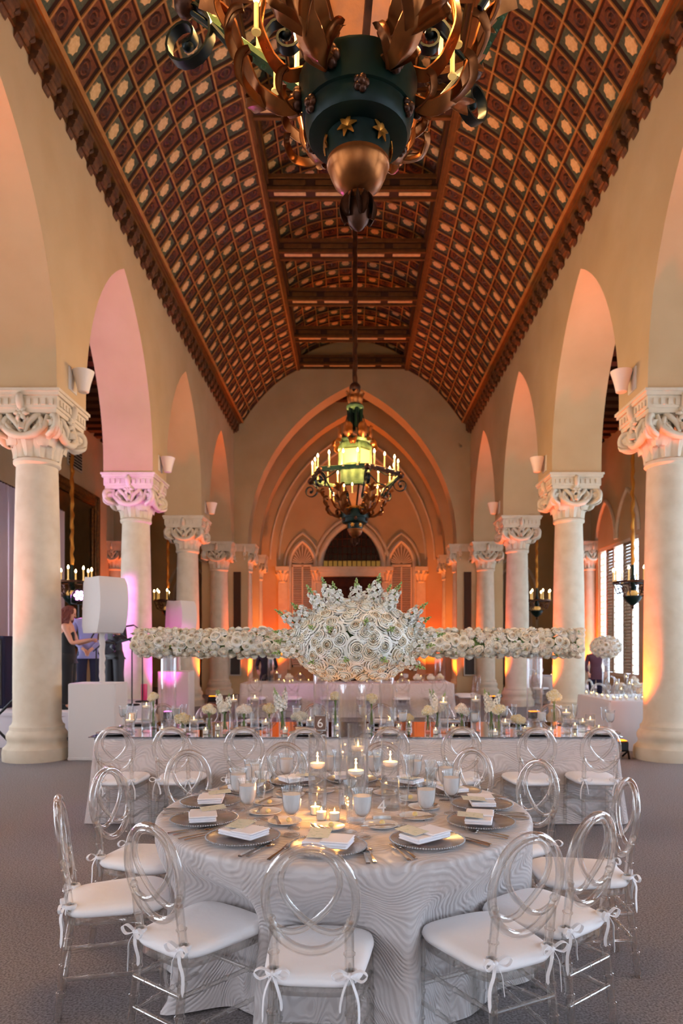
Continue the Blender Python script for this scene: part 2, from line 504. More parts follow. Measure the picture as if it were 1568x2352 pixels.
for s in (-1, 1):
    prof = [(s * x, z) for x, z in PROF]
    root = back_shell('ceiling_cove_' + ('left' if s < 0 else 'right'), [(s * 4.0, 9.05)] + prof + [(s * 1.7, 10.95)])
    rest = MB()
    nrow = int(round((YE - Y0V) / PITCH))
    for j in range(nrow):
        y1 = YE - j * PITCH; y0 = y1 - PITCH
        for i in range(6):
            k = (i + j) % 2
            mt = coffer_matrix(prof[i], prof[i + 1], y0, y1)
            if j < 43:
                o = link('coffer', CME[k], root); o.matrix_local = mt
            else:
                rest.add(CMB[k].v, CMB[k].f, 0, mt); rest.m[-len(CMB[k].f):] = [q + 3 * k for q in CMB[k].m]
    o = mk('coffer_field', rest, MAT6, root, smooth=False); o['kind'] = 'stuff'
    for i, (x, z) in enumerate(prof):
        a = prof[max(i - 1, 0)]; b = prof[min(i + 1, 6)]
        ang = atan2(b[1] - a[1], b[0] - a[0])
        r = MB(); w = .015 if 0 < i < 6 else .03
        r.box(-w, w, Y0V, YE, -.016 if 0 < i < 6 else -.035, .02)
        o = mk('long_rib', r, 'wood_rib', root, smooth=False); o.location = (x, 0, z); o.rotation_euler = (0, -ang, 0)
    t = MB()
    t.ribbon([(x, 0, z) for x, z in prof], .026, .026, (0, 1, 0))
    tme = t.mesh('cross_rib', 'wood_rib', False)
    for j in range(nrow + 1): link('cross_rib', tme, root, (0, YE - j * PITCH, 0))

# centre vault over the tie beams
RC = (1.83 ** 2 + .6 ** 2) / 1.2
def zc(x): return 11.85 - RC + sqrt(RC * RC - x * x)
prof = [(-1.83 + .366 * i, zc(-1.83 + .366 * i)) for i in range(11)]
root = back_shell('ceiling_centre', prof)
rest = MB(); made = 0
for j in range(nrow):
    y1 = YE - j * PITCH; y0 = y1 - PITCH
    for i in range(10):
        k = (i + j) % 2; mt = coffer_matrix(prof[i], prof[i + 1], y0, y1)
        if j < 30:
            o = link('coffer', CME[k], root); o.matrix_local = mt
        else:
            rest.add(CMB[k].v, CMB[k].f, 0, mt); rest.m[-len(CMB[k].f):] = [q + 3 * k for q in CMB[k].m]
o = mk('coffer_field', rest, MAT6, root, smooth=False); o['kind'] = 'stuff'
for i, (x, z) in enumerate(prof[1:-1]):
    r = MB(); r.box(-.014, .014, Y0V, YE, -.016, .02); mk('long_rib', r, 'wood_rib', root, (x, 0, z), smooth=False)
t = MB(); t.ribbon([(x, 0, z) for x, z in prof], .024, .026, (0, 1, 0)); tme = t.mesh('cross_rib', 'wood_rib', False)
for j in range(nrow + 1): link('cross_rib', tme, root, (0, YE - j * PITCH, 0))
for s in (-1, 1):
    b = MB(); b.box(-.09, .09, Y0V, YE, 10.88, 11.33); b.box(-.13 if s > 0 else -.05, .05 if s > 0 else .13, Y0V, YE, 11.2, 11.33)
    b.box(-.06, .06, Y0V, YE, 10.85, 10.88)
    mk('side_beam', b, 'wood_mid', root, (s * 1.83, 0, 0), smooth=False)
tb = MB(); tb.box(-1.75, 1.75, -.16, .16, 10.94, 11.16, 0)
tb.box(-1.75, 1.75, -.2, .2, 11.14, 11.22, 1); tb.box(-1.75, 1.75, -.19, -.12, 10.9, 10.97, 1); tb.box(-1.75, 1.75, .12, .19, 10.9, 10.97, 1)
tme = tb.mesh('tie_beam', ['coffer_trim', 'wood_mid'], False)
pf = MB(); pf.bbox(-.33, .33, -.02, .0, -.055, .055, .008); pfm = pf.mesh('beam_panel', 'wood_mid', False)
pb = MB(); pb.bbox(-.33, .33, -.05, .05, -.02, .0, .004); pbm = pb.mesh('soffit_panel', 'coffer_cream', False)
for k in range(0, 8):
    y = YE - 2.2 * k - (.2 if k == 0 else 0)
    o = link('tie_beam', tme, root, (0, y, 0))
    for i in range(4):
        x = -1.29 + .86 * i
        link('beam_panel', pfm, o, (x, -.16, 11.055)); link('soffit_panel', pbm, o, (x, 0, 10.945))

# cornices with carved brackets
for s in (-1, 1):
    cp = [(4.0, 8.80), (3.93, 8.82), (3.92, 9.0), (3.84, 9.02), (3.80, 9.03), (3.785, 9.06), (3.755, 9.06), (3.745, 9.09), (3.715, 9.09), (3.68, 9.125), (3.72, 9.22), (4.0, 9.3)]
    mb = MB(); mb.prism([(s * x, z) for x, z in cp], Y0V, YE)
    root = struct(mk('trim_cornice_' + ('left' if s < 0 else 'right'), mb, 'wood_mid', smooth=False))
    b = MB()
    side = [(0, 8.99), (-.17, 8.99), (-.175, 8.95), (-.15, 8.91), (-.12, 8.89), (-.125, 8.86), (-.11, 8.81), (-.07, 8.78), (-.03, 8.75), (0, 8.70)]
    b.prism([(s * (3.95 + x), z) for x, z in side], -.085, .085)
    b.tube([(s * 3.83, -.1, 8.9), (s * 3.83, .1, 8.9)], .045, 8)
    b.tube([(s * 3.88, -.1, 8.78), (s * 3.88, .1, 8.78)], .035, 8)
    lf = [(s * 3.86, 0.1, 8.80), (s * 3.83, .13, 8.85), (s * 3.85, .15, 8.93), (s * 3.9, .17, 8.97)]
    b.tube(lf, [.02, .035, .04, .02], 6)
    bme = b.mesh('bracket', 'bracket_dark', True)
    j = 0; y = YE - .18
    while y > 5.5:
        link('bracket', bme, root, (0, y, 0)); y -= PITCH

# vents, mouldings and fittings on the far wall
DOOR = 27.0
def moulding(name, pts, r, mat='limestone'):
    mb = MB(); mb.tube(pts, r, 6); return mk(name, mb, mat, W3)
yf = DOOR - .02
moulding('blind_arch', [(u, yf, z) for u, z in arch_pts(2.9, 5.0, 5.05, 16)], .05)
moulding('blind_arch', [(u, yf, z) for u, z in arch_pts(3.25, 5.5, 5.05, 16)], .04)
# door with fanlight
dz = rz_(1300, 27); 
dr = struct(link('door_1', None, None, (rx(808, 27), DOOR, 0)))
hw = 1.13
mb = MB(); mb.box(-hw, hw, -.08, .0, 0, 4.35); mk('door_frame', mb, 'door_wood', dr, smooth=False)
for sx in (-1, 1):
    l = MB(); l.box(min(0, sx * (hw - .06)) + .01, max(0, sx * (hw - .06)) - .01, -.14, -.08, 0.02, 4.28); lf = mk('door_leaf', l, 'door_wood', dr, smooth=False)
    for z0 in (.25, 1.55, 2.85):
        p = MB(); p.bbox(sx * hw / 2 - .38, sx * hw / 2 + .38, -.17, -.14, z0, z0 + 1.1, .03); mk('door_panel', p, 'door_wood', lf, smooth=False)
l = MB(); l.box(-hw - .12, hw + .12, -.35, 0, 4.35, 4.5); l.box(-hw - .18, hw + .18, -.42, 0, 4.5, 4.62); l.box(-hw - .22, hw + .22, -.46, 0, 4.62, 4.72)
mk('lintel', l, 'limestone', dr, smooth=False)
ap = arch_pts(hw, 1.75, 4.75, 14)
g = MB(); g.prism(ap, -.06, -.02); mk('fanlight', g, 'dark_pane', dr, smooth=False)
mul = MB()
for i in range(1, 12):
    x = -hw + 2 * hw * i / 12; zt = 4.75 + sqrt(1.75 ** 2 - (abs(x) + 1.75 - hw) ** 2); mul.box(x - .012, x + .012, -.1, -.06, 4.75, zt)
for z in (5.0, 5.25, 5.55, 5.85): 
    w = hw - (1.75 - sqrt(max(1.75 ** 2 - (z - 4.75) ** 2, 0))); mul.box(-w, w, -.1, -.06, z - .012, z + .012)
mk('mullion', mul, 'door_wood', dr, smooth=False)
for i in range(12):
    x = -hw + 2 * hw * i / 12; p = MB(); p.box(x + .02, x + 2 * hw / 12 - .02, -.08, -.065, 4.77, 4.98); mk('pane', p, 'amber_pane', dr, smooth=False)
mb = MB(); mb.tube([(u, -.06, z) for u, z in arch_pts(hw + .12, 1.9, 4.75, 14)], .12, 8, flat=1.0); mk('archivolt', mb, 'limestone', dr)
mb = MB(); mb.tube([(u, -.05, z) for u, z in arch_pts(hw + .34, 2.1, 4.75, 14)], .06, 6); mk('archivolt', mb, 'limestone', dr)
# lancet shutters either side of the door
for s in (-1, 1):
    nwin += 1
    wn = struct(link('window_%d' % nwin, None, None, (rx(808, 27) + s * 1.95, DOOR, 0)))
    a = .42
    p = MB(); p.prism([(-a, .8)] + arch_pts(a, .95, 4.8, 8) + [(a, .8)], -.05, 0); mk('shutter_back', p, 'louver_dark', wn, smooth=False)
    t = MB(); t.tube([(-a - .1, -.05, .7)] + [(u, -.05, z) for u, z in arch_pts(a + .1, 1.15, 4.8, 10)] + [(a + .1, -.05, .7)], .09, 6); mk('surround', t, 'limestone', wn)
    t = MB(); t.tube([(u, -.04, z) for u, z in arch_pts(a + .3, 1.5, 4.8, 10)], .05, 6); mk('hood_mould', t, 'limestone', wn)
    f = MB()
    for x in (-a, -.03, a - .06): f.box(x, x + .06, -.1, -.05, .8, 4.8)
    for z in (.8, 2.7, 4.75): f.box(-a, a, -.1, -.05, z, z + .08)
    mk('shutter_frame', f, 'louver', wn, smooth=False)
    sm = MB(); sm.add([(-a + .06, -.1, 0), (a - .06, -.1, 0), (a - .06, -.055, .05), (-a + .06, -.055, .05), (-a + .06, -.1, -.012), (a - .06, -.1, -.012), (a - .06, -.055, .038), (-a + .06, -.055, .038)], [(0, 1, 2, 3), (7, 6, 5, 4), (0, 4, 5, 1), (2, 6, 7, 3), (1, 5, 6, 2), (3, 7, 4, 0)])
    sme = sm.mesh('slat', 'louver', False)
    for i in range(44): link('slat', sme, wn, (0, 0, .92 + 3.84 * i / 44))
    fan = MB()
    for i in range(1, 14):
        an = pi * i / 14
        r = .42 if abs(cos(an)) > .7 else .42 + .35 * (sin(an) - .7) / .3
        fan.ribbon([(.06 * cos(an), -.07, 4.86 + .06 * sin(an)), (r * cos(an), -.07, 4.86 + r * sin(an))], [.012, .05], .02, (-sin(an), 0, cos(an)))
    mk('fan_louver', fan, 'louver', wn, smooth=False)

# small pilasters flanking door and lancets
def small_pilaster(x, y, w=.36):
    p = MB(); p.box(-w / 2, w / 2, -.12, 0, 0, 4.15); p.box(-w / 2 - .06, w / 2 + .06, -.18, 0, 0, .3)
    o = mk('pilaster', p, 'limestone', W3, (x, y, 0), smooth=False)
    c = MB(); c.lathe([(w * .42, 4.12), (w * .5, 4.16), (w * .42, 4.2), (w * .44, 4.3), (w * .62, 4.48), (w * .8, 4.58)], 8, a0=pi / 8)
    for i in range(5):
        a = -pi + pi * i / 4
        c.tube([(w * .4 * cos(a), w * .4 * sin(a), 4.2), (w * .55 * cos(a), w * .55 * sin(a), 4.42), (w * .85 * cos(a), w * .85 * sin(a), 4.5), (w * .8 * cos(a), w * .8 * sin(a), 4.44)], [.05, .07, .05, .02], 6)
    c.box(-w * .75, w * .75, -w * .8, 0, 4.58, 4.74)
    mk('capital', c, 'limestone', o)
for s in (-1, 1):
    for x in (1.36, 2.72): small_pilaster(rx(808, 27) + s * x, DOOR)
# ------------------------------------------------------------------ columns
def leaf_mesh(h, out, w, name='leaf'):
    """upright acanthus leaf with raised ribs, lobed edges and a curled tip; stands on the drum facing +x"""
    mb = MB(); n = 12; cols = 9
    v = []
    for i in range(n + 1):
        t = i / n
        if t < .8: q = t / .8; x = .035 + out * .72 * q ** 2.0; z = h * q
        else: q = (t - .8) / .2; x = .035 + out * (.72 + .28 * sin(q * pi * .6)); z = h + h * .05 * sin(pi * q) - h * .2 * q * q
        ww = w * (.72 + .42 * sin(pi * min(t * 1.02, 1))) * (1 - .5 * max(0, t - .65) / .35) * (1 + .13 * abs(sin(4.5 * pi * t)))
        for c in range(cols):
            u = c / (cols - 1) * 2 - 1
            rib = .02 * math.exp(-(u / .16) ** 2) + .011 * math.exp(-((abs(u) - .55) / .16) ** 2)
            v.append((x - .05 * abs(u) ** 2 + rib, u * ww / 2, z))
    f = [(i * cols + c, i * cols + c + 1, (i + 1) * cols + c + 1, (i + 1) * cols + c) for i in range(n) for c in range(cols - 1)]
    mb.add(v, f)
    o = len(mb.v)
    mb.add([(p[0] - .04, p[1] * .96, p[2] - .008) for p in v], [tuple(reversed(q)) for q in f])
    edge = [i * cols for i in range(n + 1)] + [n * cols + c for c in range(1, cols)] + [i * cols + cols - 1 for i in range(n - 1, -1, -1)]
    for a, b in zip(edge[:-1], edge[1:]): mb.f.append([b, a, a + o, b + o]); mb.m.append(0)
    return mb.mesh(name, 'limestone', True, 70)
def curve_pts(pts, n=5):
    P = [Vector(p) for p in pts]; out = []
    for i in range(len(P) - 1):
        p0 = P[max(i - 1, 0)]; p1 = P[i]; p2 = P[i + 1]; p3 = P[min(i + 2, len(P) - 1)]
        for k in range(n):
            t = k / n; out.append(.5 * ((2 * p1) + (p2 - p0) * t + (2 * p0 - 5 * p1 + 4 * p2 - p3) * t * t + (3 * p1 - p0 - 3 * p2 + p3) * t ** 3))
    return out + [P[-1]]
def taper(rs, n=5):
    out = []
    for a, b in zip(rs[:-1], rs[1:]): out += [a + (b - a) * k / n for k in range(n)]
    return out + [rs[-1]]
def spiral(c, r0, r1, turns, axis_u, axis_w, n=22, a0=0):
    L = []
    for i in range(n + 1):
        t = i / n; r = r0 + (r1 - r0) * t; a = a0 + turns * 2 * pi * t
        L.append(Vector(c) + Vector(axis_u) * (r * cos(a)) + Vector(axis_w) * (r * sin(a)))
    return L
LEAF = leaf_mesh(.40, .24, .165)
BIGLEAF = leaf_mesh(.30, .20, .2, 'corner_leaf')
vm = MB()
sp = spiral((0, 0, 0), .13, .03, 1.6, (1, 0, 0), (0, 0, 1), 26, -pi / 2)
vm.tube(sp, [.05 - .022 * k / 26 for k in range(27)], 8)
vm.tube(curve_pts([(-.27, 0, -.24), (-.16, 0, -.17), (-.06, 0, -.14), (.02, 0, -.13)]), taper([.025, .04, .048, .048]), 8)
for q in (-1, 1): vm.tube(curve_pts([(-.14, q * .02, -.16), (-.02, q * .06, -.17), (.08, q * .055, -.14), (.13, q * .03, -.08)]), taper([.015, .035, .03, .01]), 7)
vm.sphere((0, 0, 0), .035, 8, 6)
VOL = vm.mesh('volute', 'limestone', True, 60)
fm = MB()
for i in range(6):
    a = 2 * pi * i / 6
    fm.tube(curve_pts([(0, 0, 0), (.025, .06 * cos(a), .06 * sin(a)), (.0, .1 * cos(a), .1 * sin(a))], 3), taper([.02, .036, .012], 3), 7)
fm.sphere((.03, 0, 0), .03, 8, 6)
fm.tube(curve_pts([(0, 0, .02), (.05, 0, .12), (.065, 0, .21), (.03, 0, .27)], 3), taper([.03, .055, .05, .02], 3), 8)
ROS = fm.mesh('fleuron', 'limestone', True, 60)
sm = MB()
sm.tube(curve_pts([(.0, -.32, .22), (.02, -.29, .08), (.03, -.16, -.03), (.035, 0, -.07), (.03, .16, -.03), (.02, .29, .08), (0, .32, .22)]), taper([.025, .045, .055, .045, .055, .045, .025]), 8)
for q in (-1, 1):
    sm.tube(curve_pts([(.02, q * .03, -.02), (.045, q * .08, .09), (.03, q * .17, .19), (.0, q * .24, .25)]), taper([.02, .036, .042, .014]), 8)
    sm.tube(curve_pts([(.02, q * .10, -.03), (.045, q * .18, .04), (.03, q * .25, .13)]), taper([.016, .03, .01]), 7)
    sm.tube(curve_pts([(.02, q * .02, 0), (.05, q * .035, .1), (.05, q * .075, .16), (.03, q * .05, .2)]), taper([.016, .026, .022, .01]), 7)
SCR = sm.mesh('scroll_band', 'limestone', True, 60)
shm = MB(); pf_ = []
for i in range(13):
    t = i / 12; pf_.append((.318 - .045 * t ** 2.2, .55 + (4.10 - .55) * t))
shm.lathe([(.36, .42), (.36, .47), (.33, .5), (.318, .55)] + pf_[1:] + [(.29, 4.11), (.31, 4.13), (.31, 4.17), (.27, 4.2)], 40)
SHAFT = shm.mesh('shaft', 'limestone', True, 35)
bm_ = MB(); bm_.lathe([(.45, 0), (.455, .1), (.445, .17), (.41, .2), (.39, .23), (.385, .27), (.40, .30), (.405, .345), (.39, .38), (.36, .42), (.2, .43)], 40)
BASE = bm_.mesh('base', 'limestone', True, 35)
cm = MB(); cm.lathe([(.25, 4.18), (.255, 4.3), (.265, 4.45), (.31, 4.6), (.40, 4.7), (.46, 4.74)], 24)
cm.box(-.47, .47, -.47, .47, 4.73, 4.79)
BELL = cm.mesh('capital', 'limestone', True, 35)
im = MB(); im.box(-.49, .49, -.49, .49, 4.79, 4.95); im.box(-.52, .52, -.52, .52, 4.95, 5.0); im.box(-.54, .54, -.54, .54, 5.0, 5.04)
for q in range(4):
    for i in range(9): im.box(-.44 + .1 * i, -.38 + .1 * i, .49, .51, 4.83, 4.91, 0, Matrix.Rotation(q * pi / 2, 4, 'Z'))
IMPOST = im.mesh('impost', 'limestone', False)
def column(x, y, label, group=None, full=True):
    r = thing('stone_column', label, 'column', (x, y, 0), 0, group)
    link('base', BASE, r); link('shaft', SHAFT, r)
    c = link('capital', BELL, r); link('impost', IMPOST, r)
    for i in range(12):
        a = 2 * pi * i / 12; link('leaf', LEAF, c, (.258 * cos(a), .258 * sin(a), 4.19), (0, 0, a))
    for q in range(4):
        a = pi / 4 + q * pi / 2
        link('volute', VOL, c, (.56 * cos(a), .56 * sin(a), 4.62), (0, 0, a))
        for da in (-.34, .34): link('volute', VOL, c, (.42 * cos(a + da), .42 * sin(a + da), 4.62), (0, 0, a - da * .6), (.75, .75, .75))
        link('corner_leaf', BIGLEAF, c, (.34 * cos(a), .34 * sin(a), 4.34), (0, 0, a), (1.3, 1.3, 1))
        b = q * pi / 2
        link('fleuron', ROS, c, (.46 * cos(b), .46 * sin(b), 4.72), (0, 0, b))
        link('scroll_band', SCR, c, (.40 * cos(b), .40 * sin(b), 4.50), (0, 0, b))
    return r
LBL = {5.25: 'cream limestone column with carved leaf capital, alongside the round dining table',
       9.65: 'cream limestone column with carved leaf capital, first before the stage',
       14.05: 'cream column beside the far side of the stage, washed in pink light',
       18.45: 'cream column between the pink-lit column and the end wall, orange-lit capital',
       22.85: 'cream column built against the end wall on the stage side of the hall'}
LBR = {5.25: 'cream limestone column with carved leaf capital, alongside the round dining table',
       9.65: 'large cream column with an orange uplight at its foot, beside the satin-draped table',
       14.05: 'cream column behind the satin-draped table, orange stripe up one side',
       18.45: 'cream column between the satin-draped table and the end wall on the shuttered window side',
       22.85: 'cream column built against the end wall on the shuttered window side'}
for y in YC[3:]:
    for s, L in ((-1, LBL), (1, LBR)):
        column(s * XC, y, L[round(y, 2)], 'stone columns of the nave arcade')
# columns in the end-wall arches and against the outer walls
for s in (-1, 1):
    sd = 'stage side' if s < 0 else 'shuttered window side'
    for (x, y, lab) in ((3.62, 23.25, 'slim engaged column at the foot of the big pointed arch on the ' + sd),
                        (3.62, 25.95, 'slim engaged column of the inner pointed arch on the ' + sd),
                        (7.85, 22.6, 'half column against the outer aisle wall on the ' + sd)):
        r = column(s * x, y, lab); r.scale = (.72, .72, 1)

# wall sconces on the piers
sc = MB()
sc.lathe([(.055, -.13), (.075, -.12), (.10, 0), (.15, .17), (.145, .17), (.09, 0), (.06, -.11)], 20, a0=0, cap=False)
sc.add([(0.055 * cos(i * pi / 10), .055 * sin(i * pi / 10), -.13) for i in range(20)], [tuple(range(19, -1, -1))])
SCM = sc.mesh('shade', 'sconce_white', True)
pk = MB(); pk.box(-.16, -.145, -.13, .13, -.12, .2); PKM = pk.mesh('back_plate', 'sconce_white', False)
for y in YC[3:7]:
    for s in (-1, 1):
        w = {5.25: 'alongside the round dining table', 9.65: 'over the ' + ('column before the stage' if s < 0 else 'column with the orange uplight'), 14.05: 'over the ' + ('pink-lit column' if s < 0 else 'column behind the satin-draped table'), 18.45: 'over the third column, ' + ('stage side' if s < 0 else 'shuttered side')}[round(y, 2)]
        r = thing('wall_sconce', 'white flared wall sconce on the pier ' + w, 'sconce', (s * (XI - .16), y, 5.3), 0 if s < 0 else pi, 'white wall sconces on the piers')
        link('shade', SCM, r); link('back_plate', PKM, r)

# ------------------------------------------------------------------ LED uplights and their light
ORANGE = (255, 102, 22)
um = MB(); um.bbox(-.13, .13, -.09, .09, .1, .25, .02)
UBODY = um.mesh('housing', 'black_metal', True)
ul = MB(); ul.box(-.11, .11, -.07, .07, .25, .256)
emat('led_orange', (255, 130, 30), 6.0); emat('led_pink', (255, 120, 235), 6.0)
ULENS = ul.mesh('lens', 'led_orange', False); ULENSP = ul.mesh('lens', 'led_pink', False)
UST = []
for q in (-1, 1):
    us = MB(); us.tube([(q * .12, -.12, .01), (q * .15, 0, .1), (q * .13, 0, .17), (q * .15, 0, .1), (q * .12, .12, .01)], .014, 6); UST.append(us.mesh('foot_bracket', 'black_metal', True))
def uplight(x, y, aim, energy, label, pink=False, spot=62, hue=None):
    r = thing('uplight', label, 'uplight', (x, y, 0), 0, 'LED uplights at the column feet')
    link('housing', UBODY, r); link('lens', ULENSP if pink else ULENS, r); link('foot_bracket', UST[0], r); link('foot_bracket', UST[1], r)
    light('uplight_beam', 'SPOT', (0, 0, .29), energy, (255, 70, 220) if pink else (hue or ORANGE), .05, Vector(aim) - Vector((x, y, 0)), spot, .7, r)
for y in YC[3:]:
    for s in (-1, 1):
        pink = s < 0 and 12 < y < 15
        if s < 0 and abs(y - 9.65) < 1: continue
        x = s * (3.76 if y < 20 else 3.2)
        e = (1250 if s > 0 else 1150) if y < 20 else 1000
        if pink: e = 380
        uplight(x, y + .04, (s * 4.36, y - .3, 6.4), e, ('small black LED uplight at the foot of ' + {5.25: 'the column alongside the round table', 9.65: 'the column beside the satin-draped table', 14.05: 'the pink-lit column' if s < 0 else 'the column behind the satin-draped table', 18.45: 'the third column, ' + ('stage side' if s < 0 else 'shuttered side'), 22.85: 'the end-wall column, ' + ('stage side' if s < 0 else 'shuttered side')}[round(y, 2)]), pink)
uplight(-5.15, 8.95, (-4.45, 8.0, 6.6), 650, 'black LED uplight in the aisle beside the column before the stage')
for s in (-1, 1):
    sd = 'stage side' if s < 0 else 'shuttered window side'
    uplight(s * 3.1, 26.1, (s * 3.2, 26.95, 3.0), 800, 'black LED uplight before the far wall on the ' + sd, spot=80)
    uplight(s * 3.0, 24.4, (s * 3.3, 24.6, 9.0), 800, 'black LED uplight inside the big pointed arch on the ' + sd, spot=90, hue=(255, 136, 50))
    uplight(s * 7.2, 22.0, (s * 7.9, 22.7, 4.5), 1500, 'black LED uplight by the outer aisle wall on the ' + sd)
# ------------------------------------------------------------------ tableware and chair materials
glassmat('acrylic', (252, 251, 249), thin=.66, ior=1.42, rough=.03)
glassmat('glass', (250, 251, 251), thin=1.0, ior=1.5, rough=.02, gain=1.6)
glassmat('vase_glass', (253, 253, 253), thin=.94, ior=1.45, rough=.01, gain=1.5)
glassmat('water', (252, 253, 253), thin=.9, ior=1.33, rough=.0)
pm('frosted', (246, 240, 239), 0.5, trans=.0, ior=1.33, spec=.4)
pm('cushion', (252, 249, 250), 0.8, sheen=.2, bump=(18, .25, .01))
pm('napkin', (249, 247, 252), 0.75, bump=(260, .2, .001))
pm('card', (226, 224, 204), 0.6, nz=(60, (206, 210, 184), .55, .62))
pm('china', (238, 236, 232), 0.15, spec=.6)
pm('butter', (240, 218, 150), 0.5)
pm('silver', (196, 188, 182), 0.16, metal=1.0)
pm('copper_silver', (170, 122, 92), 0.2, metal=1.0)
pm('wax', (250, 240, 230), 0.5, sss=.3, emit=(255, 214, 170), es=.12)
emat('flame', (255, 206, 120), 15.0)
pm('mirror_top', (196, 196, 200), 0.04, metal=1.0)
pm('petal_white', (250, 246, 234), 0.65, sss=.12)
pm('petal_cream', (248, 237, 214), 0.65, sss=.12)
pm('petal_peach', (244, 217, 182), 0.65, sss=.12)
pm('petal_blush', (240, 222, 204), 0.7, sss=.1)
pm('petal_yellow', (244, 226, 176), 0.7, sss=.1)
pm('stem_green', (106, 130, 66), 0.6)
pm('bud_green', (158, 180, 110), 0.6)
pm('acrylic_brown', (122, 96, 84), 0.3)
pm('print_white', (244, 240, 236), 0.5)

def charger_mat():
    m = bpy.data.materials.new('charger_glass'); m.use_nodes = True; nt = m.node_tree
    b = nt.nodes['Principled BSDF']; b.inputs['Base Color'].default_value = lin((196, 194, 196)); b.inputs['Metallic'].default_value = .45; b.inputs['Roughness'].default_value = .2
    b.inputs['Alpha'].default_value = .7
    MATS['charger_glass'] = m
charger_mat()

def cloth_mat(name, col, col2, scale, rough=.42, sheen=.3):
    """satin jacquard with raised wavy ribs"""
    m = bpy.data.materials.new(name); m.use_nodes = True; nt = m.node_tree; N = nt.nodes.new; Lk = nt.links.new
    b = nt.nodes['Principled BSDF']; b.inputs['Sheen Weight'].default_value = sheen; b.inputs['Specular IOR Level'].default_value = .55
    uv = N('ShaderNodeUVMap'); uv.uv_map = 'UVMap'
    n1 = N('ShaderNodeTexNoise'); n1.inputs['Scale'].default_value = 4.2; n1.inputs['Detail'].default_value = 0.5
    Lk(uv.outputs[0], n1.inputs['Vector'])
    mp = N('ShaderNodeVectorMath'); mp.operation = 'SCALE'; mp.inputs['Scale'].default_value = .42
    Lk(n1.outputs['Color'], mp.inputs[0])
    ad = N('ShaderNodeVectorMath'); ad.operation = 'ADD'; Lk(uv.outputs[0], ad.inputs[0]); Lk(mp.outputs[0], ad.inputs[1])
    w = N('ShaderNodeTexWave'); w.wave_type = 'BANDS'; w.bands_direction = 'Y'; w.inputs['Scale'].default_value = scale; w.inputs['Distortion'].default_value = 1.2; w.inputs['Detail'].default_value = 1.0; w.inputs['Detail Scale'].default_value = 1.5
    Lk(ad.outputs[0], w.inputs['Vector'])
    r = N('ShaderNodeValToRGB'); r.color_ramp.elements[0].color = lin(col2); r.color_ramp.elements[1].color = lin(col); r.color_ramp.elements[0].position = .15; r.color_ramp.elements[1].position = .6
    Lk(w.outputs['Fac'], r.inputs['Fac']); Lk(r.outputs['Color'], b.inputs['Base Color'])
    rr = N('ShaderNodeMapRange'); rr.inputs['To Min'].default_value = rough + .2; rr.inputs['To Max'].default_value = rough - .08
    Lk(w.outputs['Fac'], rr.inputs['Value']); Lk(rr.outputs[0], b.inputs['Roughness'])
    n3 = N('ShaderNodeTexNoise'); n3.inputs['Scale'].default_value = 11; n3.inputs['Detail'].default_value = 1; Lk(ad.outputs[0], n3.inputs['Vector'])
    mr = N('ShaderNodeMapRange'); mr.inputs['From Min'].default_value = .38; mr.inputs['From Max'].default_value = .62; Lk(n3.outputs['Fac'], mr.inputs['Value'])
    mh = N('ShaderNodeMath'); mh.operation = 'MULTIPLY'; Lk(w.outputs['Fac'], mh.inputs[0]); Lk(mr.outputs[0], mh.inputs[1])
    bp = N('ShaderNodeBump'); bp.inputs['Strength'].default_value = .8; bp.inputs['Distance'].default_value = .005
    Lk(mh.outputs[0], bp.inputs['Height']); Lk(bp.outputs[0], b.inputs['Normal'])
    MATS[name] = m
cloth_mat('cloth_wave', (212, 205, 204), (197, 189, 188), 13.0)
cloth_mat('cloth_wave_far', (214, 206, 204), (202, 194, 192), 11.0)
pm('cloth_satin', (214, 210, 214), 0.28, spec=.6, sheen=.2)

# ------------------------------------------------------------------ cloths
def cloth_object(name, rows, uvs, mat, closed=True, parent=None):
    """rows: list of rings (same count) from the top centre outwards; uvs same layout"""
    me = bpy.data.meshes.new(name); v = []; f = []; u = []
    n = len(rows[0])
    for R_ in rows: v += [tuple(p) for p in R_]
    for i in range(len(rows) - 1):
        for j in range(n):
            k = (j + 1) % n; f.append((i * n + j, i * n + k, i * n + n + k, i * n + n + j))
    f.append(tuple(reversed(range(n))))
    me.from_pydata(v, [], f)
    ul = me.uv_layers.new(name='UVMap')
    flat = [q for R_ in uvs for q in R_]
    W = max(q[0] for q in uvs[-1])
    for p in me.polygons:
        us = [flat[i] for i in p.vertices]
        for li, q in zip(p.loop_indices, us): ul.data[li].uv = q
    me.materials.append(MATS[mat])
    me.polygons.foreach_set('use_smooth', [True] * len(me.polygons)); me.update()
    return link(name, me, parent)

def fold_profile(seed, nf, n):
    """irregular soft folds: returns value 0..1 per index (1 = out)"""
    r = random.Random(seed); cs = [(2 * pi * (k + r.uniform(-.28, .28)) / nf, r.uniform(.16, .3), r.uniform(.6, 1.0)) for k in range(nf)]
    out = []
    for i in range(n):
        a = 2 * pi * i / n; s = 0
        for c, w, h in cs:
            d = (a - c + pi) % (2 * pi) - pi; s = max(s, h * math.exp(-(d / w) ** 2 * 1.6))
        out.append(s)
    return out

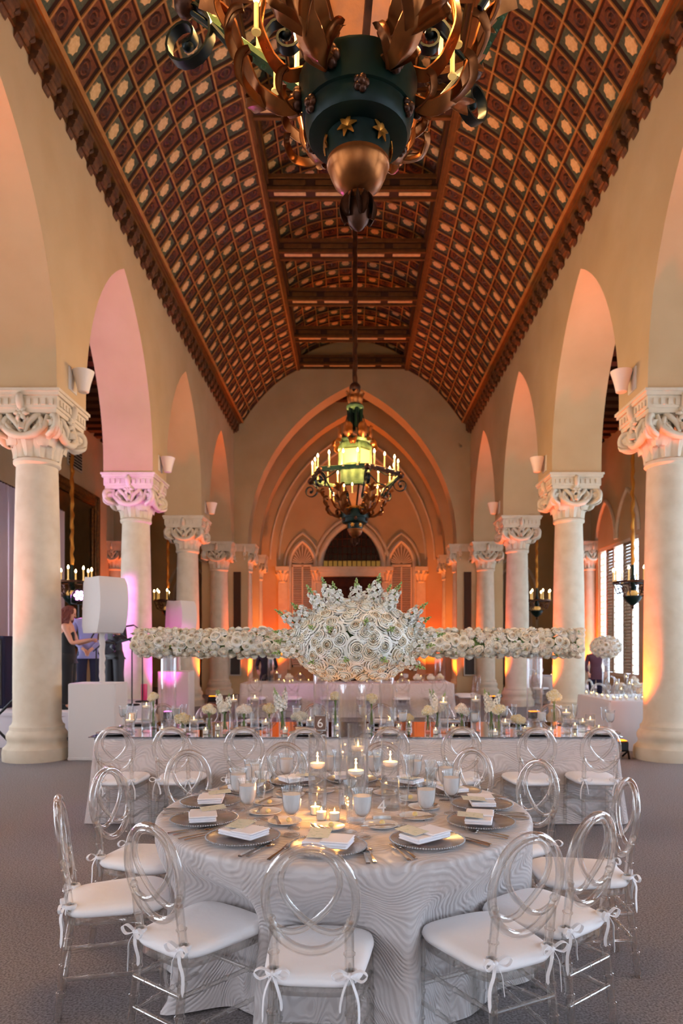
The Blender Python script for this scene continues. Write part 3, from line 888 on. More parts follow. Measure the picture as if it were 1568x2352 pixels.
def round_cloth(cx, cy, R, h, seed, mat, nf=11, amp=.13, n=240, push=()):
    fo = fold_profile(seed, nf, n); r2 = random.Random(seed + 3)
    ph = [r2.uniform(0, 6) for _ in range(4)]
    rows = []; uvs = []
    for rr in (.02, .2, .45, .7, R - .03):
        rows.append([(cx + rr * cos(2 * pi * i / n), cy + rr * sin(2 * pi * i / n), h) for i in range(n)])
        uvs.append([(rr * cos(2 * pi * i / n) * 1.0, rr * sin(2 * pi * i / n)) for i in range(n)])
    prof = [(R - .012, h - .002), (R, h - .012), (R + .004, h - .03)]
    for rr, z in prof:
        rows.append([(cx + rr * cos(2 * pi * i / n), cy + rr * sin(2 * pi * i / n), z) for i in range(n)])
        uvs.append([(rr * cos(2 * pi * i / n), rr * sin(2 * pi * i / n)) for i in range(n)])
    K = 16
    for k in range(1, K + 1):
        t = k / K; z = (h - .03) * (1 - t) + .006 * t
        row = []; uv = []
        for i in range(n):
            a = 2 * pi * i / n
            e = t ** .8
            out = amp * e * (fo[i] - .25) + .05 * t * t + .012 * e * sin(7 * a + ph[0]) + .008 * e * sin(17 * a + ph[1])
            if k == K: out += .06 * fo[i] + .03
            if k == K - 1: out += .02 * fo[i]
            rr = R + .004 + out
            for (pa, rf) in push:                       # the cloth is pushed in by the chair seats
                d = (a - pa + pi) % (2 * pi) - pi
                w = math.exp(-(d / .27) ** 4); q = min(1, max(0, (t - .02) / .36)); q = q * q * (3 - 2 * q)
                rr = min(rr, rr * (1 - w * q) + (rf - .02) * w * q)
            sw = .05 * e * sin(5 * a + ph[2] + 2 * t)
            row.append((cx + rr * cos(a + sw * .5), cy + rr * sin(a + sw * .5), max(z, .004) if k < K else .004 + .012 * fo[i]))
            s = R + (h - .03) * t
            uv.append((s * cos(a), s * sin(a)))
        rows.append(row); uvs.append(uv)
    return cloth_object('tablecloth', rows, uvs, mat)

def rect_cloth(cx, cy, hx, hy, h, seed, mat, amp=.05, nf=22):
    n = 260; r = .05
    def ring(g, z, fo=None, e=0, fl=0):
        L = []
        per = 4 * (hx + hy)
        for i in range(n):
            s = per * i / n
            # walk around the rectangle
            if s < 2 * hx: x, y, nx, ny = -hx + s, -hy, 0, -1
            elif s < 2 * hx + 2 * hy: x, y, nx, ny = hx, -hy + (s - 2 * hx), 1, 0
            elif s < 4 * hx + 2 * hy: x, y, nx, ny = hx - (s - 2 * hx - 2 * hy), hy, 0, 1
            else: x, y, nx, ny = -hx, hy - (s - 4 * hx - 2 * hy), -1, 0
            cxn, cyn = max(min(x, hx - r), -hx + r), max(min(y, hy - r), -hy + r)
            dx, dy = x - cxn, y - cyn
            L_ = hypot(dx, dy)
            if L_ > 1e-6: nx, ny = dx / L_, dy / L_; x, y = cxn + nx * r, cyn + ny * r
            corner = abs(nx * ny) * 2
            o = g + (e * (amp * fo[i] + .03 * corner) if fo else 0) + fl
            L.append((cx + x + nx * o, cy + y + ny * o, z, s, nx, ny))
        return L
    fo = fold_profile(seed, nf, n)
    rows = []; uvs = []
    for sc_ in (.02, .5, .9):
        R_ = ring(0, h); rows.append([(cx + (p[0] - cx) * sc_, cy + (p[1] - cy) * sc_, h) for p in R_]); uvs.append([(q[0], q[1]) for q in rows[-1]])
    for g, z in ((-.012, h), (-.002, h - .004), (.003, h - .02)):
        R_ = ring(g, z); rows.append([p[:3] for p in R_]); uvs.append([(p[0], p[1]) for p in R_])
    K = 10
    for k in range(1, K + 1):
        t = k / K; z = (h - .02) * (1 - t) + .005
        R_ = ring(.003, z, fo, t ** .9, .03 * t * t)
        rows.append([p[:3] for p in R_]); uvs.append([(p[0] + p[4] * (h - z), p[1] + p[5] * (h - z)) for p in R_])
    return cloth_object('tablecloth', rows, uvs, mat)

# ------------------------------------------------------------------ the clear oval-back chair
def bamboo(mb, p, q, r, nodes=3):
    P, Q = Vector(p), Vector(q); L = []; rr = []
    ts = [0]
    for k in range(nodes):
        c = (k + 1) / (nodes + 1); ts += [c - .018, c - .010, c + .010, c + .018]
    ts.append(1)
    for i, t in enumerate(ts): L.append(P.lerp(Q, t)); rr.append(r if (i == 0 or i == len(ts) - 1 or (i - 1) % 4 in (0, 3)) else r * 1.28)
    mb.tube(L, rr, 10)
def smooth_path(pts, n=6, closed=False):
    """Catmull-Rom through points"""
    P = [Vector(p) for p in pts]; out = []; L = len(P)
    for i in range(L if closed else L - 1):
        p0 = P[i - 1] if (i > 0 or closed) else P[0]; p1 = P[i]; p2 = P[(i + 1) % L]; p3 = P[(i + 2) % L] if (i + 2 < L or closed) else P[-1]
        for k in range(n):
            t = k / n
            out.append(.5 * ((2 * p1) + (p2 - p0) * t + (2 * p0 - 5 * p1 + 4 * p2 - p3) * t * t + (3 * p1 - p0 - 3 * p2 + p3) * t ** 3))
    if not closed: out.append(P[-1])
    return out
def make_chair(label, group):
    t = thing('banquet_chair', label, 'chair', (0, 0, 0), 0, group)
    def yb(z): return -.185 - .13 * max(0, z - .45)          # lean of the back
    A = 'acrylic'
    m = MB(); m.tube([(.153 * cos(a), yb(.728 + .18 * sin(a)), .728 + .18 * sin(a)) for a in [2 * pi * i / 48 for i in range(48)]], .0165, 12, True); mk('oval_ring', m, A, t)
    kp = [(-.132, .655), (-.118, .632), (-.075, .616), (-.03, .625), (.0, .645), (.05, .69), (.088, .745), (.098, .80), (.08, .85), (.045, .882), (0, .892), (-.045, .882), (-.08, .85), (-.098, .80), (-.088, .745), (-.05, .69), (0, .645), (.03, .625), (.075, .616), (.118, .632), (.132, .655)]
    yo = [0.0] * 21
    m = MB(); m.tube(smooth_path([(x, yb(z) + .004 * (1 if i < 10 else -1) * (1 if 3 < i < 17 else 0), z) for i, (x, z) in enumerate(kp)], 4), .0115, 10)
    lp = mk('inner_loop', m, A, t)
    for s in (-1, 1):
        k = MB(); k.sphere((s * .134, yb(.66), .66), .016, 10, 8); mk('knob', k, A, lp)
    for s in (-1, 1):
        p = MB(); bamboo(p, (s * .128, -.185, .455), (s * .128, yb(.63), .63), .0165, 1); mk('back_post', p, A, t)
        l = MB(); bamboo(l, (s * .14, -.235, 0), (s * .13, -.185, .455), .0165, 3); mk('leg', l, A, t)
        l = MB(); bamboo(l, (s * .185, .195, 0), (s * .178, .185, .425), .016, 3); mk('leg', l, A, t)
        for z in (.17, .30):
            q = MB(); bamboo(q, (s * .137, -.21, z), (s * .182, .19, z), .0095, 3); mk('stretcher', q, A, t)
        # ribbon bow tied round the post
        b = MB(); c = Vector((s * .13, -.205, .475)); o = s * .0
        b.tube([(c.x + .021 * cos(a), c.y + .02 + .021 * sin(a), .475) for a in [2 * pi * i / 12 for i in range(12)]], .006, 6, True, flat=1.6)
        for q in (-1, 1):
            lp_ = smooth_path([(c.x, c.y - .004, c.z), (c.x + q * .035, c.y - .015, c.z + .022), (c.x + q * .06, c.y - .02, c.z + .008), (c.x + q * .04, c.y - .016, c.z - .014), (c.x, c.y - .004, c.z)], 3)
            b.ribbon(lp_, .013, .002, (0, 1, .2))
            e = .16 if q * s > 0 else .12
            tl = smooth_path([(c.x, c.y - .004, c.z), (c.x + q * .018, c.y - .018, c.z - .04), (c.x + q * .03, c.y - .012, c.z - .09), (c.x + q * .032, c.y - .016, c.z - e)], 3)
            b.ribbon(tl, [.012] * (len(tl) - 2) + [.012, .003], .002, (.5 * q, .9, 0))
        b.sphere((c.x, c.y - .005, c.z), .010, 8, 6)
        mk('ribbon_bow', b, 'cushion', t)
    for z in (.18, .30):
        q = MB(); bamboo(q, (-.137, -.208, z), (.137, -.208, z), .0095, 3); mk('stretcher', q, A, t)
    q = MB(); bamboo(q, (-.182, .19, .24), (.182, .19, .24), .0095, 3); mk('stretcher', q, A, t)
    # seat frame and cushion
    def seat_outline(gr):
        L = []
        for i in range(40):
            a = 2 * pi * i / 40; ca, sa = cos(a), sin(a)
            x = abs(ca) ** .42 * (1 if ca >= 0 else -1); y = abs(sa) ** .42 * (1 if sa >= 0 else -1)
            w = .155 + .045 * (y + 1) / 2
            if y > 0: y *= 1 + .09 * (1 - x * x)
            L.append((x * (w + gr), y * (.2 + gr)))
        return L
    f = MB(); o1, o2 = seat_outline(.0), seat_outline(-.03); n = 40
    v = [(x, y, z) for (ol, z) in ((o1, .395), (o1, .425), (o2, .425), (o2, .395)) for x, y in ol]
    f.add(v, [(k * n + i, k * n + (i + 1) % n, ((k + 1) % 4) * n + (i + 1) % n, ((k + 1) % 4) * n + i) for k in range(4) for i in range(n)])
    mk('seat_frame', f, A, t)
    c = MB(); lv = [(-.015, .424), (.004, .43), (.012, .445), (.006, .462), (-.015, .474), (-.06, .480), (-.11, .482), (-.15, .481)]
    v = []
    for g, z in lv: v += [(x, y, z) for x, y in seat_outline(g)]
    fa = [(k * n + i, k * n + (i + 1) % n, k * n + n + (i + 1) % n, k * n + n + i) for k in range(len(lv) - 1) for i in range(n)] + [tuple(range((len(lv) - 1) * n, len(lv) * n)), tuple(range(n - 1, -1, -1))]
    c.add(v, fa); mk('seat_cushion', c, 'cushion', t, ang=60)
    return t
TX, TY, TR_ = -.04, 3.44, .915; TH = .76
ch0 = make_chair('clear oval-back chair with tied white cushion, drawn up to the round table', 'clear chairs around the round table')
ROUND_CH = [(-.146, 2.25), (-.76, 2.53), (-1.29, 2.99), (-1.34, 3.69), (-1.07, 4.30), (-.47, 4.68), (.22, 4.70), (.76, 4.44), (1.10, 3.94), (1.375, 3.39), (1.02, 2.75), (.655, 2.41)]
ANG = []
for i, (x, y) in enumerate(ROUND_CH):
    dx, dy = TX - x, TY - y; L = hypot(dx, dy); a = atan2(dy, dx) - pi / 2
    ANG.append(atan2(-dy, -dx))
    a += [.02, .03, -.02, -.1, -.12, 0, .03, -.14, .1, 0, -.33, -.13][i]
    p = (x + dx / L * .245, y + dy / L * .245, 0)
    if i == 0: ch0.location = p; ch0.rotation_euler = (0, 0, a)
    else: dup(ch0, None, p, a)

# ------------------------------------------------------------------ the round table
def round_table(cx, cy, R, label, h=TH):
    t = thing('round_table', label, 'table', (cx, cy, 0))
    m = MB(); m.lathe([(R - .02, h - .04), (R - .006, h - .036), (R - .006, h - .008), (R - .02, h - .006)], 48); mk('tabletop', m, 'wood_dark', t)
    for i in range(4):
        a = pi / 4 + i * pi / 2; l = MB(); l.tube([(.5 * cos(a), .5 * sin(a), 0), (.45 * cos(a), .45 * sin(a), h - .04)], .02, 8); mk('leg', l, 'black_metal', t)
    return t
round_table(TX, TY, TR_, 'round banquet table under a white wave-patterned satin cloth')
PUSH = [(atan2(y - TY, x - TX), hypot(x - TX, y - TY) - .245 - .235) for x, y in ROUND_CH]
o = round_cloth(TX, TY, TR_, TH, 5, 'cloth_wave', nf=10, amp=.15, push=PUSH)
tag(o, 'white satin wave-patterned cloth draped to the floor over the round table', 'tablecloth')

# ------------------------------------------------------------------ one place setting (kinds)
ZT = TH + .001
def lathe_thing(name, prof, mat, n=24):
    m = MB(); m.lathe(prof, n); return m.mesh(name, mat, True, 50)
cg = MB(); n = 72; v = []
pr = [(0.001, .004), (.085, .004), (.10, .006), (.15, .012), (.163, .016), (.166, .017), (.163, .013), (.15, .008), (.10, .002), (.085, 0), (.001, 0)]
for k, (r, z) in enumerate(pr):
    for i in range(n): a = 2 * pi * i / n; v.append((r * cos(a), r * sin(a), z + (.0016 * (i % 2) if 2 <= k <= 4 else 0)))
cg.add(v, [(k * n + i, k * n + (i + 1) % n, k * n + n + (i + 1) % n, k * n + n + i) for k in range(len(pr) - 1) for i in range(n)])
CHARGER = cg.mesh('plate', 'charger_glass', True, 20)
bd = MB()
for i in range(90): a = 2 * pi * i / 90; bd.sphere((.166 * cos(a), .166 * sin(a), .0165), .0042, 6, 4)
BEADS = bd.mesh('beaded_rim', 'charger_glass', True)
nk = MB()
for (x0, x1, y0, y1, z0, z1, ry) in ((-.095, .095, -.06, .06, .017, .026, 0), (-.093, .094, -.061, .06, .0255, .039, -.015)):
    nk.bbox(x0, x1, y0, y1, z0, z1, .0035, 0, Matrix.Rotation(ry, 4, 'Z'))
nk.bbox(-.02, .098, -.065, .062, .0385, .046, .0035, 0, Matrix.Rotation(.03, 4, 'Z'))
NAPKIN = nk.mesh('napkin', 'napkin', True, 30)
cd = MB(); cd.box(-.09, .0, -.03, .085, .0, .0012, 0, Matrix.Translation((.0, .02, .0475)) @ Matrix.Rotation(.10, 4, 'Z') @ Matrix.Rotation(.06, 4, 'X'))
CARD = cd.mesh('menu_card', 'card', False)
GOB = [(.001, .004), (.034, .002), (.036, 0), (.034, .006), (.012, .012), (.006, .02), (.0055, .05), (.009, .06), (.0055, .07), (.007, .078), (.02, .088), (.033, .105), (.039, .13), (.041, .16), (.042, .185), (.047, .205), (.0465, .205), (.041, .185), (.04, .16), (.037, .13), (.031, .108), (.018, .092), (.001, .09)]
GOBLET = lathe_thing('goblet_bowl', GOB, 'glass')
WATER = lathe_thing('iced_water', [(.001, .0925), (.017, .0935), (.030, .109), (.0362, .131), (.0392, .16), (.0402, .178), (.001, .179)], 'frosted')
FLU = [(.001, .003), (.03, .002), (.031, 0), (.029, .004), (.008, .01), (.005, .02), (.005, .06), (.009, .07), (.005, .08), (.013, .10), (.022, .13), (.0255, .17), (.026, .20), (.031, .225), (.0305, .225), (.025, .20), (.0245, .17), (.021, .132), (.012, .103), (.001, .1)]
FLUTE = lathe_thing('flute', FLU, 'glass')
BREAD = lathe_thing('bread_plate', [(.001, .004), (.045, .004), (.055, .007), (.078, .013), (.079, .014), (.078, .011), (.055, .003), (.045, 0), (.001, 0)], 'china')
bt = MB(); bt.sphere((0, 0, .012), .013, 10, 8, sz=.85); BUTTER = bt.mesh('butter_curl', 'butter', True)
def fork_mesh(L=.2):
    m = MB(); m.ribbon([(0, -L / 2, .004), (0, -L / 2 + .03, .006), (0, L * .12, .008), (0, L * .2, .009)], [.014, .012, .006, .008], .003, (1, 0, 0))
    m.ribbon([(0, L * .2, .009), (0, L * .24, .007), (0, L * .28, .006)], [.008, .022, .024], .0025, (1, 0, 0))
    for i in range(4): m.ribbon([(-.0095 + .0063 * i, L * .275, .006), (-.0095 + .0063 * i, L * .4, .007), (-.0095 + .0063 * i, L * .5, .011)], [.0042, .0038, .002], .002, (1, 0, 0))
    return m.mesh('fork', 'silver', True, 50)
def knife_mesh(L=.23):
    m = MB(); m.ribbon([(0, -L / 2, .005), (0, -L / 2 + .03, .006), (0, 0, .006), (0, .01, .006)], [.016, .015, .01, .009], .006, (1, 0, 0))
    m.ribbon([(0, .01, .005), (0, .03, .005), (0, L * .4, .005), (0, L * .5, .005)], [.010, .018, .018, .004], .002, (1, 0, 0))
    return m.mesh('knife', 'silver', True, 50)
def spoon_mesh(L=.19):
    m = MB(); m.ribbon([(0, -L / 2, .004), (0, -L / 2 + .03, .006), (0, L * .15, .008), (0, L * .22, .006)], [.014, .012, .005, .008], .003, (1, 0, 0))
    m.sphere((0, 0, 0), .018, 12, 8, 0, Matrix.Translation((0, L * .36, .006)) @ Matrix.Diagonal((1, 1.5, .25, 1)))
    return m.mesh('spoon', 'silver', True, 50)
FORK, KNIFE, SPOON, BKN = fork_mesh(), knife_mesh(), spoon_mesh(), knife_mesh(.16)
def put(name, me, F, x, y, z=0, rz=0, label='', cat='', group=''):
    """a thing on the table, placed in the setting's own frame F"""
    o = link(name, me); p = F @ Vector((x, y, z)); o.location = p; o.rotation_euler = (0, 0, F.to_euler().z + rz)
    return tag(o, label, cat, group)
OCC = []                                     # footprints of what already stands on the tables
def free(x, y, r): return all((x - a) ** 2 + (y - b) ** 2 > (r + c) ** 2 for a, b, c in OCC)
def claim(x, y, r): OCC.append((x, y, r))
def setting(F, where, seed, wedge):
    """one place setting; wedge = True on the round table, where everything follows the rays from its centre"""
    r = random.Random(seed); j = lambda s: r.uniform(-s, s)
    g = lambda s: s + ' on the ' + where
    def P(phi, rho):                         # polar place seen from the table's centre, 0.70 m ahead of the charger
        return rho * sin(radians(phi)), .70 - rho * cos(radians(phi))
    e = thing('charger_plate', 'ribbed glass charger with beaded rim under a folded napkin on the ' + where, 'charger', F @ Vector((0, 0, 0)), F.to_euler().z, g('charger plates')); link('plate', CHARGER, e); link('beaded_rim', BEADS, e)
    e.scale = (.93, .93, 1)
    rn = j(.25)
    put('napkin', NAPKIN, F, j(.01), j(.01), 0, rn, 'white folded napkin lying on a charger on the ' + where, 'napkin', g('folded napkins'))
    put('menu_card', CARD, F, 0, 0, 0, rn + j(.1), 'pale cream menu card tucked into a napkin on the ' + where, 'card', g('menu cards'))
    def goblet(x, y):
        q = thing('water_goblet', 'stemmed goblet filled with frosty iced water on the ' + where, 'goblet', F @ Vector((x, y, 0)), 0, g('iced water goblets')); link('goblet_bowl', GOBLET, q); link('iced_water', WATER, q)
    FL = ('empty slim champagne flute with flared rim on the ' + where, 'flute', g('champagne flutes'))
    if not wedge:                            # long table: tuck the glasses wherever there is room
        for kind, x0, y0, rad in (('g', .14, .19, .05), ('f', .05, .24, .034)):
            for dx, dy in ((0, 0), (.03, 0), (-.03, 0), (0, -.03), (.05, -.04), (-.06, -.02), (.06, .03), (-.1, 0), (-.14, -.02), (-.2, -.04), (.09, -.06)):
                w = F @ Vector((x0 + dx, y0 + dy, 0))
                if free(w.x, w.y, rad) and hypot(x0 + dx, y0 + dy) > .16 + rad:
                    claim(w.x, w.y, rad)
                    if kind == 'g': goblet(x0 + dx, y0 + dy)
                    else: put('champagne_flute', FLUTE, F, x0 + dx, y0 + dy, 0, 0, *FL)
                    break
        return
    goblet(*P(13 + j(1), .54 + j(.012)))
    put('champagne_flute', FLUTE, F, *P(8 + j(1), .45 + j(.008)), 0, 0, *FL)
    bx, by = P(-5 + j(.6), .40 + j(.006))
    put('bread_plate', BREAD, F, bx, by, 0, 0, 'small white bread plate on the ' + where, 'plate', g('bread plates'))
    put('butter_ball', BUTTER, F, bx + .015, by + .01, .004, 0, 'ball of yellow butter on a bread plate on the ' + where, 'butter', g('butter balls'))
    put('butter_knife', BKN, F, bx - .03, by - .02, .010, 1.1 + j(.4), 'small butter knife resting on a bread plate on the ' + where, 'knife', g('butter knives'))
    for nm, me, phi, rho, lab, cat, gr_ in (('dinner_fork', FORK, -11.3, .785, 'silver dinner fork beside a charger on the ', 'fork', 'forks'), ('salad_fork', FORK, -13.3, .795, 'silver salad fork, outermost beside a charger on the ', 'fork', 'forks'),
                                            ('dinner_knife', KNIFE, 11.0, .785, 'silver dinner knife beside a charger on the ', 'knife', 'dinner knives'), ('soup_spoon', SPOON, 12.9, .795, 'silver spoon beside a charger on the ', 'spoon', 'spoons')):
        x, y = P(phi + j(.15), rho); put(nm, me, F, x, y, 0, radians(phi) + j(.02), lab + where, cat, g(gr_))
PLATE_ANG = [-94.7, -127, -158, 172, 143, 115, 87, 59, 31, 3, -26, -60]
for i, a in enumerate(PLATE_ANG):
    a = radians(a)
    F = Matrix.Translation((TX + .70 * cos(a), TY + .70 * sin(a), ZT)) @ Matrix.Rotation(a + pi / 2, 4, 'Z')
    setting(F, 'round table', 100 + i, True)

# ------------------------------------------------------------------ candles and vases
def cyl_mesh(r, h, t=.004, name='cylinder'):
    m = MB(); m.lathe([(.001, 0), (r, 0), (r, h), (r - t, h), (r - t, .012), (.001, .012)], 32); return m.mesh(name, 'vase_glass', True, 40)
fm_ = MB(); fm_.lathe([(.0005, 0), (.0036, .005), (.0048, .011), (.0032, .021), (.0005, .032)], 10); FLAME = fm_.mesh('flame', 'flame', True, 80)
cn = MB(); cn.lathe([(.001, 0), (.022, .002), (.034, .012), (.038, .024), (.036, .028), (.012, .026), (.001, .025)], 24); FLOAT = cn.mesh('wax', 'wax', True, 50)
_cyl = {}
def cyl_candle(x, y, z, r, h, where, lvl=.62, glow=0.0, num=''):
    key = (round(r, 3), round(h, 3))
    if key not in _cyl:
        w = MB(); w.lathe([(.001, .013), (r - .006, .013), (r - .006, h * lvl), (.001, h * lvl)], 28)
        _cyl[key] = (cyl_mesh(r, h), w.mesh('water', 'water', True, 40))
    a = thing('glass_cylinder', 'glass cylinder with a floating candle %s' % where, 'vase', (x, y, z), 0, 'candle cylinders ' + where)
    link('cylinder', _cyl[key][0], a); link('water', _cyl[key][1], a)
    c = thing('floating_candle', 'lit white floating candle %s' % where, 'candle', (x, y, z + h * lvl - .012), 0, 'floating candles ' + where)
    s = min(1, (r - .008) / .038)
    o = link('wax', FLOAT, c); o.scale = (s, s, 1)
    link('flame', FLAME, c, (0, 0, .026))
    if glow: light('candle_glow', 'POINT', (0, 0, .064), glow, (255, 170, 80), .004, parent=c)
vt = MB(); vt.lathe([(.001, 0), (.024, 0), (.028, .06), (.0265, .06), (.0225, .006), (.001, .006)], 20); VOT = vt.mesh('votive_glass', 'glass', True, 40)
vw = MB(); vw.lathe([(.001, .006), (.0215, .006), (.024, .04), (.001, .038)], 16); VOTW = vw.mesh('wax', 'wax', True, 50)
def votive(x, y, z, where, glow=0.0):
    c = thing('votive_candle', 'small lit votive candle in a glass cup %s' % where, 'candle', (x, y, z), 0, 'votive candles ' + where)
    link('votive_glass', VOT, c); link('wax', VOTW, c); link('flame', FLAME, c, (0, 0, .036), None, (.8, .8, .8))
    if glow: light('candle_glow', 'POINT', (0, 0, .068), glow, (255, 165, 75), .004, parent=c)
w_ = 'amid the round table'
cyl_candle(rx(729, 3.42), 3.42, ZT, .046, .37, w_, .58, .9)
cyl_candle(rx(817, 3.17), 3.17, ZT, .046, .31, w_, .72, .9)
cyl_candle(rx(896, 3.42), 3.42, ZT, .046, .37, w_, .60, .9)
cyl_candle(rx(822, 3.66), 3.66, ZT, .056, .40, w_, .66)
for px, d in ((724, 3.30), (738, 3.20), (768, 3.18)): votive(rx(px, d), d, ZT, w_, 1.0)
# tall vase and table number
VX, VY = rx(809, 3.44), 3.46
m = MB(); m.lathe([(.001, 0), (.07, 0), (.07, .62), (.065, .62), (.065, .02), (.001, .02)], 40)
v0 = thing('tall_vase', 'tall clear glass cylinder holding up the big white flower arrangement', 'vase', (VX, VY, ZT)); mk('cylinder', m, 'vase_glass', v0)
m = MB(); m.lathe([(.001, .021), (.063, .021), (.063, .06), (.001, .06)], 32); mk('water', m, 'water', v0)
def text_obj(name, body, size, mat, parent, loc, rot, ext=.001):
    c = bpy.data.curves.new(name, 'FONT'); c.body = body; c.size = size; c.extrude = ext; c.align_x = 'CENTER'; c.align_y = 'CENTER'
    tmp = bpy.data.objects.new(name, c); COL.objects.link(tmp)
    dg = bpy.context.evaluated_depsgraph_get(); me = bpy.data.meshes.new_from_object(tmp.evaluated_get(dg)); bpy.data.objects.remove(tmp)
    me.materials.clear(); me.materials.append(MATS[mat]); me.name = name
    return link(name, me, parent, loc, rot)
tn = thing('table_number', 'clear acrylic stand with the white numeral 4', 'table number', (rx(876, 3.23), 3.23, ZT), .05)
m = MB(); m.box(-.04, .04, -.004, 0, 0, .1); m.box(-.045, .045, -.03, .03, 0, .006); mk('acrylic_plate', m, 'glass', tn, smooth=False)
text_obj('numeral', '4', .085, 'print_white', tn, (0, -.006, .055), (pi / 2, 0, 0))
# ------------------------------------------------------------------ roses and other flowers
def rose_mesh(seed, mats):
    """tight spiral bud wrapped in rows of cupped petals whose rims roll outwards"""
    r = random.Random(seed); mb = MB()
    def petal(ang, r_mid, r_top, h, w, roll, mat, z0=0.0):
        n, mc = 5, 4; v = []
        for i in range(n + 1):
            t = i / n
            if t < .8: q = t / .8; rr = .12 + (r_mid - .12) * sin(q * pi / 2) ** .8 + (r_top - r_mid) * q ** 3; z = z0 + h * q
            else: q = (t - .8) / .2; rr = r_top + roll * q; z = z0 + h + roll * .15 * q - roll * .55 * q * q
            for j in range(mc + 1):
                u = j / mc * 2 - 1
                da = u * w * (.35 + .65 * sin(pi / 2 * min(1, t * 1.5)))
                v.append((rr * (1 + .03 * u) * cos(ang + da), rr * (1 + .03 * u) * sin(ang + da), z - abs(u) ** 2.5 * h * .16 * t))
        mb.add(v, [(i * (mc + 1) + j, i * (mc + 1) + j + 1, (i + 1) * (mc + 1) + j + 1, (i + 1) * (mc + 1) + j) for i in range(n) for j in range(mc)], mat)
    mb.lathe([(.02, .2), (.12, .5), (.11, .8), (.06, .93), (.015, .9)], 9, 2)
    a = r.uniform(0, 6)
    for cnt, rm, rt, h, w, roll, mat in ((2, .17, .11, 1.0, 1.9, .0, 2), (3, .27, .19, .97, 1.35, .02, 2), (3, .38, .30, .92, 1.3, .05, 1), (4, .52, .44, .84, 1.05, .09, 1), (5, .68, .60, .70, .9, .13, 0), (5, .82, .80, .50, .9, .16, 0), (4, .9, .92, .28, .9, .14, 0)):
        for i in range(cnt): petal(a + 2 * pi * i / cnt + r.uniform(-.1, .1), rm * r.uniform(.96, 1.04), rt * r.uniform(.96, 1.05), h * r.uniform(.9, 1.04), w, roll * r.uniform(.5, 1.4), mat)
        a += .9
    return mb.mesh('rose', mats, True, 75)
ROSES = [rose_mesh(1, ['petal_white', 'petal_white', 'petal_cream']), rose_mesh(2, ['petal_white', 'petal_cream', 'petal_peach']), rose_mesh(3, ['petal_white', 'petal_cream', 'petal_cream']), rose_mesh(4, ['petal_cream', 'petal_cream', 'petal_peach'])]
def ball_mesh(seed, mats):
    """ruffled round bloom: many small crimped petals on a ball"""
    r = random.Random(seed); mb = MB(); N = 60
    for i in range(N):
        z = 1 - 1.55 * (i + .5) / N; q = sqrt(max(0, 1 - z * z)); a = i * 2.39996
        n = Vector((q * cos(a), q * sin(a), z)); t1 = n.orthogonal().normalized(); t1.rotate(Quaternion(n, r.uniform(0, 6))); t2 = n.cross(t1)
        for k in range(3):
            an = 2 * pi * k / 3 + r.uniform(-.3, .3); d = t1 * cos(an) + t2 * sin(an); s = n.cross(d)
            c = n * .78
            mb.add([c, c + d * .2 + s * .14 + n * .1, c + d * .32 + n * .18 * r.uniform(.4, 1.3), c + d * .2 - s * .14 + n * .1], [(0, 1, 2, 3)], r.choice((0, 0, 1)))
    mb.sphere((0, 0, -.05), .72, 10, 8, 1)
    return mb.mesh('bloom', mats, True, 80)
BALLS = [ball_mesh(5, ['petal_white', 'petal_cream']), ball_mesh(6, ['petal_cream', 'petal_yellow']), ball_mesh(7, ['petal_blush', 'petal_white'])]
def stock_mesh(seed, L=.3, spread=.042):
    """spike of small four-petalled florets with green buds at the tip"""
    r = random.Random(seed); mb = MB()
    mb.tube([(0, 0, -.16), (.004, 0, L * .5), (0, 0, L)], [.004, .0035, .002], 6, mat=1)
    N = 34
    for i in range(N):
        t = i / N; z = L * (.15 + .68 * t); a = i * 2.4; rad = spread * (1 - .55 * t) * r.uniform(.85, 1.1)
        c = Vector((rad * cos(a), rad * sin(a), z)); n = Vector((cos(a), sin(a), .35)).normalized()
        t1 = n.orthogonal().normalized(); t1.rotate(Quaternion(n, r.uniform(0, 6))); t2 = n.cross(t1); s = .021 * (1 - .35 * t)
        for k in range(8):
            an = 2 * pi * k / 4 + (.5 if k > 3 else 0); d = t1 * cos(an) + t2 * sin(an); w = n.cross(d); q = s * (1 if k < 4 else .62); up = n * (.001 if k < 4 else .007)
            mb.add([c - n * .004, c + d * q * .55 + w * q * .62 + n * .003 + up, c + d * q * 1.05 + w * q * .3 + up - n * .004 * r.random(), c + d * q * 1.05 - w * q * .3 + up + n * .004 * r.random(), c + d * q * .55 - w * q * .62 + n * .003 + up], [(0, 1, 2, 3, 4)], 0)
    for i in range(9):
        t = i / 9; a = i * 2.4; z = L * (.84 + .16 * t); mb.sphere((.012 * (1 - t) * cos(a), .012 * (1 - t) * sin(a), z), .0065 * (1 - .4 * t), 6, 5, 2)
    for a in (0.5, 2.4, 4.2):
        mb.ribbon([(0, 0, .02), (.02 * cos(a), .02 * sin(a), .06), (.05 * cos(a), .05 * sin(a), .09)], [.006, .014, .002], .001, (-sin(a), cos(a), 0), mat=1)
    return mb.mesh('stock_spike', ['petal_white', 'stem_green', 'bud_green'], True, 80)
STOCK = [stock_mesh(1), stock_mesh(2, .26, .05)]
def orient(n, spin):
    q = Vector(n).normalized().to_track_quat('Z', 'Y'); return (q @ Quaternion((0, 0, 1), spin)).to_euler()

